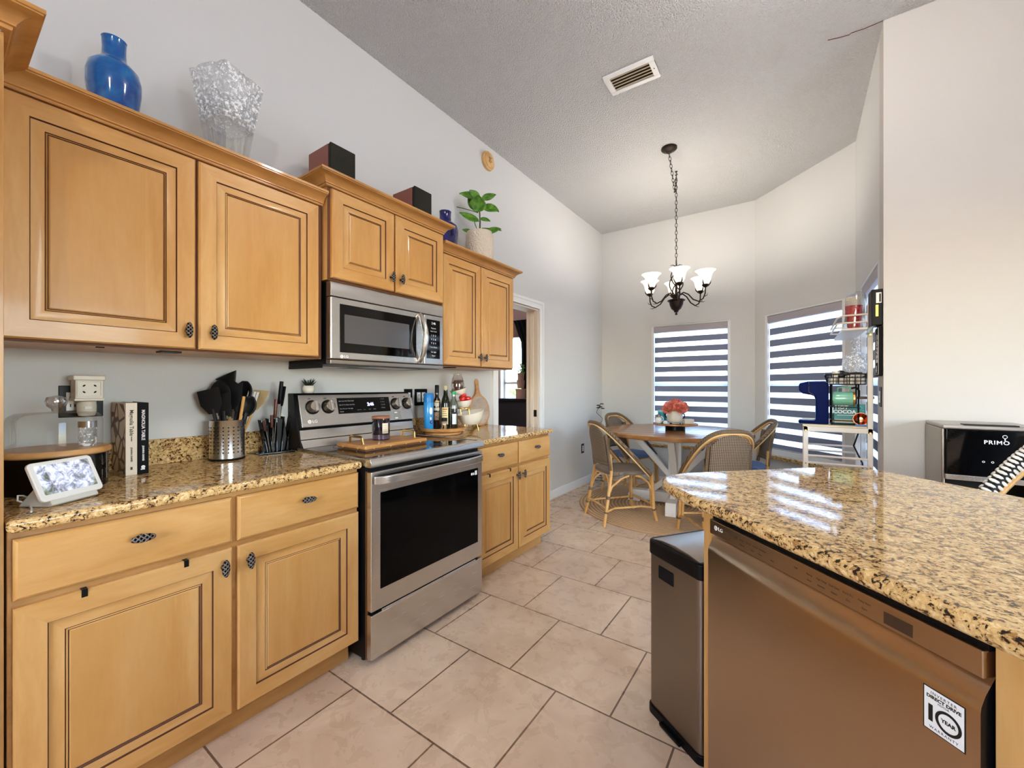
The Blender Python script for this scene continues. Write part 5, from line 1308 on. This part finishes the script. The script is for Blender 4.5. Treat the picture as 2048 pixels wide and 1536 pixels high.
# ================================================================ ON THE STOVE
sp = thing('succulent', 'tiny spiky succulent in a cream bowl pot on the stove back panel', 'potted plant', (.036, 1.192, 1.1745))
obj('pot', MB().lathe([(.018, 0), (.024, .003), (.030, .016), (.031, .028), (.025, .040), (.022, .040)], 24), M_offwhite, sp)
obj('soil', MB().lathe([(.024, .036), (0, .039)], 16), M_soil, sp)
sl = MB(); random.seed(6)
for i in range(17):
    a = i*2.4; e = .35+.6*(i/17); L = .042
    d = Vector((math.cos(a)*math.cos(e), math.sin(a)*math.cos(e), math.sin(e)))
    sl.tube([(0, 0, .036), tuple(Vector((0, 0, .036))+d*L*.5), tuple(Vector((0, 0, .038))+d*L+Vector((0, 0, .008)))], [.003, .004, .0006], 6)
obj('leaves', sl, M_succ, sp)
ty = thing('serving_tray', 'acacia wood board tray with gold handles on the black cooktop', 'tray', (.372, 1.415, .8978))
obj('board', MB().box(-.12, .12, -.20, .20, .008, .027), M_tray, ty, .006, 3)
obj('under_edge', MB().box(-.115, .115, -.195, .195, .0, .008), M_darkwood, ty)
bs = MB()
for y in (-.15, -.05, .05, .15): bs.ell((.1205, y, .010), (.003, .004, .004), 8, 5)
for x in (-.06, .06): bs.ell((x, -.2005, .010), (.004, .003, .004), 8, 5)
obj('studs', bs, M_gold, ty)
for s in (-1, 1):
    obj('handle', MB().tube([(-.055, s*.165, .026), (-.048, s*.168, .058), (-.04, s*.168, .062), (.04, s*.168, .062), (.048, s*.168, .058), (.055, s*.165, .026)], .0065, 8, sq=.8), M_gold, ty)
cn = thing('candle', 'dark glass candle jar with a wooden lid and tag on the wooden tray', 'candle', (.345, 1.418, .925))
obj('jar', MB().lathe([(.0, 0), (.044, 0), (.046, .004), (.046, .114), (.043, .114), (.043, .03), (0, .03)], 36), base('smoked_glass', '#16141a', .05, spec=.7, coat=.3), cn)
obj('wax', MB().lathe([(.0463, .006), (.0463, .028)], 36, cap0=False, cap1=False), base('mauve_wax', '#4a3d47', .15, coat=.4), cn)
obj('lid', MB().lathe([(.047, .114), (.048, .116), (.048, .124), (.0465, .127), (0, .127)], 36), base('copper_wood', '#9a5f3c', .4), cn)
obj('tag', MB().grid(lambda u, v: (.0466*math.cos(-.50+.75*u), .0466*math.sin(-.50+.75*u), .036+.055*v), 8, 1), base('kraft_tag', '#e3d3b8', .7), cn, solid=.0004)
tg = MB()
for i in range(4): tg.grid(lambda u, v, i=i: (.0471*math.cos(-.42+.5*u), .0471*math.sin(-.42+.5*u), .046+.010*i+.0012*v), 5, 1)
obj('tag_print', tg, M_dktxt, cn)

# ================================================================ RIGHT COUNTER
outlet((0, 1.905, 1.135), 0, 'black outlet plate half hidden behind the right end of the stove')
outlet((0, 2.02, 1.135), 0, 'black double switch plate behind the blue spray can', None, 2)
SX, SY = .205, 2.035
ls = thing('lazy_susan', 'two tier round wooden turntable carrying oil bottles right of the stove', 'turntable', (SX, SY, KZ))
obj('base', MB().lathe([(.115, 0), (.12, .004), (.12, .014), (.115, .018), (0, .018)], 40), M_board, ls)
obj('tray', MB().lathe([(.13, .020), (.148, .026), (.154, .040), (.154, .046), (.148, .046), (.142, .034), (0, .034)], 48), M_board, ls)
BZ = KZ+.0345
BG = 'bottles on the wooden turntable'
b = thing('spray_can', 'bright blue cooking spray can on the wooden turntable', 'spray can', (.158, 1.945, BZ), 0, BG)
M_sky = base('sky_blue_can', '#2a8fd0', .3, coat=.3)
obj('can', MB().lathe([(.030, 0), (.032, .004), (.032, .178), (.029, .186), (0, .186)], 28), M_sky, b)
obj('cap', MB().lathe([(.0325, .182), (.0325, .235), (.029, .243), (0, .244)], 28), base('blue_cap', '#1a74b8', .3), b)
def decal(mb, r_, a0, a1, z0, z1, n=8): return mb.grid(lambda u, v: (r_*math.cos(a0+(a1-a0)*u), r_*math.sin(a0+(a1-a0)*u), z0+(z1-z0)*v), n, 1)
AC = math.atan2(-.82, .571)     # towards the camera
def blob(mb, r_, a, z, w, h, n=14):
    vs = [(r_*math.cos(a), r_*math.sin(a), z)]+[(r_*math.cos(a+w*math.cos(2*PI*i/n)/r_), r_*math.sin(a+w*math.cos(2*PI*i/n)/r_), z+h*math.sin(2*PI*i/n)) for i in range(n)]
    return mb.add(vs, [(0, 1+i, 1+(i+1) % n) for i in range(n)])
obj('white_emblem', blob(blob(MB(), .0324, AC+.75, .125, .012, .024), .0324, AC+.65, .075, .006, .010), M_white, b)
obj('dark_emblem', blob(MB(), .0326, AC+.8, .050, .013, .010), base('navy_print', '#1b2a66', .4), b)
obj('emblem_mark', blob(MB(), .0328, AC+.85, .051, .006, .004), base('pink_print', '#d98aa0', .4), b)
b = thing('oil_bottle', 'slim dark vinegar bottle with a long black pourer on the wooden turntable', 'bottle', (.168, 2.012, BZ), 0, BG)
M_dkglass = base('dark_bottle_glass', '#1d1411', .06, coat=.4)
obj('bottle', MB().lathe([(.024, 0), (.026, .004), (.026, .165), (.022, .195), (.013, .215), (.013, .25)], 24), M_dkglass, b)
obj('cap', MB().lathe([(.0145, .243), (.0145, .292), (.012, .297), (0, .298)], 20), M_black, b)
obj('label', decal(decal(MB(), .0264, AC-.7, AC+.7, .155, .180), .0264, AC-.8, AC+.8, .125, .143), base('grey_label', '#b9ad9c', .6), b)
obj('band', decal(MB(), .0266, AC-1, AC+1, .185, .190), M_gold, b)
obj('label_print', decal(MB(), .0264, AC-.7, AC+.7, .06, .115), speck('pattern_print', ('#2a1a14', '#a08068'), 120, .6), b)
b = thing('oil_bottle', 'dark olive oil bottle with a cream label and pale cap on the wooden turntable', 'bottle', (.200, 2.062, BZ), 0, BG)
M_green = base('green_bottle_glass', '#141d0c', .05, coat=.4)
obj('bottle', MB().lathe([(.028, 0), (.031, .004), (.031, .165), (.026, .20), (.014, .232), (.013, .275)], 24), M_green, b)
obj('cap', MB().lathe([(.015, .265), (.015, .292), (0, .294)], 20), base('pale_cap', '#c9b88a', .4), b)
obj('label', decal(MB(), .0315, AC-.75, AC+.75, .03, .145), base('cream_label', '#e4cf9c', .6), b)
lp = MB()
for i in range(6): decal(lp, .0318, AC-.55, AC+.5-.1*(i % 3), .045+.014*i, .049+.014*i)
obj('label_print', lp, base('olive_print', '#7d6a34', .6), b)
obj('label_title', decal(MB(), .0318, AC-.5, AC+.5, .128, .137), base('orange_print', '#b5652b', .6), b)
b = thing('oil_bottle', 'clear bottle with a green cap at the right of the wooden turntable', 'bottle', (.240, 2.100, BZ), 0, BG)
obj('bottle', MB().lathe([(.026, 0), (.028, .004), (.028, .14), (.025, .18), (.014, .205), (.014, .235)], 24), thin_glass('bottle_glass', '#dfe6da', .15), b)
obj('contents', MB().lathe([(.022, .004), (.022, .135), (0, .136)], 20), base('dark_oil', '#17181c', .1), b)
obj('cap', MB().lathe([(.0165, .232), (.0165, .252), (0, .254)], 20), base('green_cap', '#2fa35c', .4), b)
obj('label', decal(MB(), .0284, AC-.2, AC+.9, .03, .10), base('silver_label', '#c5c8cc', .4, .3), b)
b = thing('oil_bottle', 'tall dark bottle at the back of the wooden turntable', 'bottle', (.150, 2.118, BZ), 0, BG)
obj('bottle', MB().lathe([(.028, 0), (.030, .004), (.030, .17), (.024, .20), (.013, .225), (.013, .27), (0, .271)], 24), M_green, b)
b = thing('toothpick_jar', 'small jar of wooden picks with black lid at the front of the turntable', 'jar', (.262, 1.985, BZ), 0, BG)
obj('jar', MB().lathe([(.018, 0), (.020, .003), (.020, .055), (.017, .06)], 20), thin_glass('jar_glass', '#f3f0ea', .12), b)
obj('lid', MB().lathe([(.021, .058), (.021, .080), (0, .082)], 20), M_black, b)
pk = MB(); random.seed(2)
for i in range(14): pk.tube([(random.uniform(-.012, .012), random.uniform(-.012, .012), .003), (random.uniform(-.012, .012), random.uniform(-.012, .012), .055)], .0018, 5)
obj('picks', pk, M_bamboo, b)
# tiered bowls
tbw = thing('tiered_bowls', 'three tier stand of white ceramic bowls on gold legs by the cutting board', 'bowl stand', (.205, 2.315, KZ))
def bowl(cx_, cy_, z, r_, h, tilt=.25):
    mb = MB(); n = 40; pr = [(.55, 0), (.72, .12), (.9, .5), (1, 1), (.965, 1), (.86, .5), (.68, .17), (0, .13)]
    vs = []
    for q, zz in pr:
        for i in range(n):
            a = 2*PI*i/n; sw_ = 1+tilt*math.cos(a-1.2)*(1 if zz > .3 else 0)*zz; vs.append((cx_+q*r_*math.cos(a), cy_+q*r_*math.sin(a), z+h*zz*sw_))
    fs = [(j*n+i, j*n+(i+1) % n, (j+1)*n+(i+1) % n, (j+1)*n+i) for j in range(len(pr)-1) for i in range(n)]
    return mb.add(vs, fs).add([], [])
M_cer = base('white_ceramic', '#e6ddcd', .3, coat=.2)
obj('bowl', bowl(0, .005, .045, .098, .088), M_cer, tbw); obj('bowl', bowl(.0, -.078, .172, .062, .05, .15), M_cer, tbw); obj('bowl', bowl(-.02, -.11, .262, .058, .04, .4), M_cer, tbw)
lg = MB()
for a in (0.4, 2.5, 4.6): lg.tube([(.05*math.cos(a), .05*math.sin(a), .05), (.065*math.cos(a), .065*math.sin(a), 0)], .0025, 6)
lg.tube([(-.04, -.05, .06), (-.045, -.06, .17), (-.03, -.08, .175)], .004, 6).tube([(.04, -.05, .085), (.035, -.06, .172)], .004, 6).tube([(-.05, -.09, .18), (-.05, -.11, .262)], .004, 6)
obj('gold_frame', lg, M_gold, tbw)
obj('gold_band', MB().tube([(.055*math.cos(2*PI*i/24), -.068+.055*math.sin(2*PI*i/24), .165) for i in range(24)], .004, 6, 0, True), M_gold, tbw)
t0 = None
for i, (x, y, z) in enumerate(((.02, -.105, .232), (.035, -.065, .236), (-.015, -.075, .240), (.0, -.045, .226), (.012, -.088, .258))):
    lab = 'red tomato piled in the middle bowl of the tiered stand'
    P = (.205+x, 2.315+y, KZ+z-.0)
    if t0 is None:
        t0 = thing('tomato', lab, 'tomato', P, 0, 'tomatoes in the tiered bowls')
        obj('skin', MB().lathe([(0, -.019), (.012, -.019), (.022, -.008), (.023, .004), (.016, .015), (.005, .016), (0, .014)], 20), base('tomato_red', '#c2231c', .15, coat=.3), t0)
        obj('calyx', MB().lathe([(.006, .0165), (.002, .018), (0, .021)], 6), M_leaf, t0)
    else: dup(t0, P, i)
nb = thing('nut_jar', 'clear bag of brown nuts in the top bowl of the tiered stand', 'bag of nuts', (.185, 2.200, KZ+.277))
obj('bag', MB().lathe([(.012, 0), (.042, .01), (.048, .05), (.040, .10), (.028, .125), (.03, .135)], 16), thin_glass('bag_film', '#eeeae6', .10, .1), nb)
nm = MB(); random.seed(12)
for i in range(60):
    a = random.uniform(0, 6.28); q = random.uniform(0, .034); nm.ell((q*math.cos(a), q*math.sin(a), .012+random.uniform(0, .075)), (.011, .008, .008), 8, 5, 0)
o = obj('nuts', nm, speck('nut_brown', ('#4a2318', '#8d5a3c'), 50, .45), nb); o['kind'] = 'stuff'
cb = thing('cutting_board', 'round wooden cutting board with a neck handle leaning on the wall', 'cutting board', (.062, 2.628, KZ+.0005))
A = Matrix.Rotation(math.radians(-8.0), 4, 'Y')
bp_ = [(.128*math.sin(a), .128-.128*math.cos(a)) for a in [math.radians(q) for q in range(0, 157, 6)]]
ol = bp_+[(.030, .265), (.020, .30), (.020, .345), (.024, .37), (.012, .388)]
ol = ol+[(-x, y) for x, y in ol[::-1]][:-1]
Ab = A @ frame_m((0, 0, 0), (0, 1, 0), (0, 0, 1))
obj('board', MB().prism(ol, .018, 0, Ab @ T(0, 0, -.018)), M_board, cb, .004, 3)
obj('face_inlay', MB().lathe([(.112, 0), (.112, .0012), (0, .0012)], 44, 0, Ab @ T(0, .128, 0)), wood('grey_wash', ('#8f7a64', '#b49d84', '#c9b59d'), (4, 1, 4)), cb)
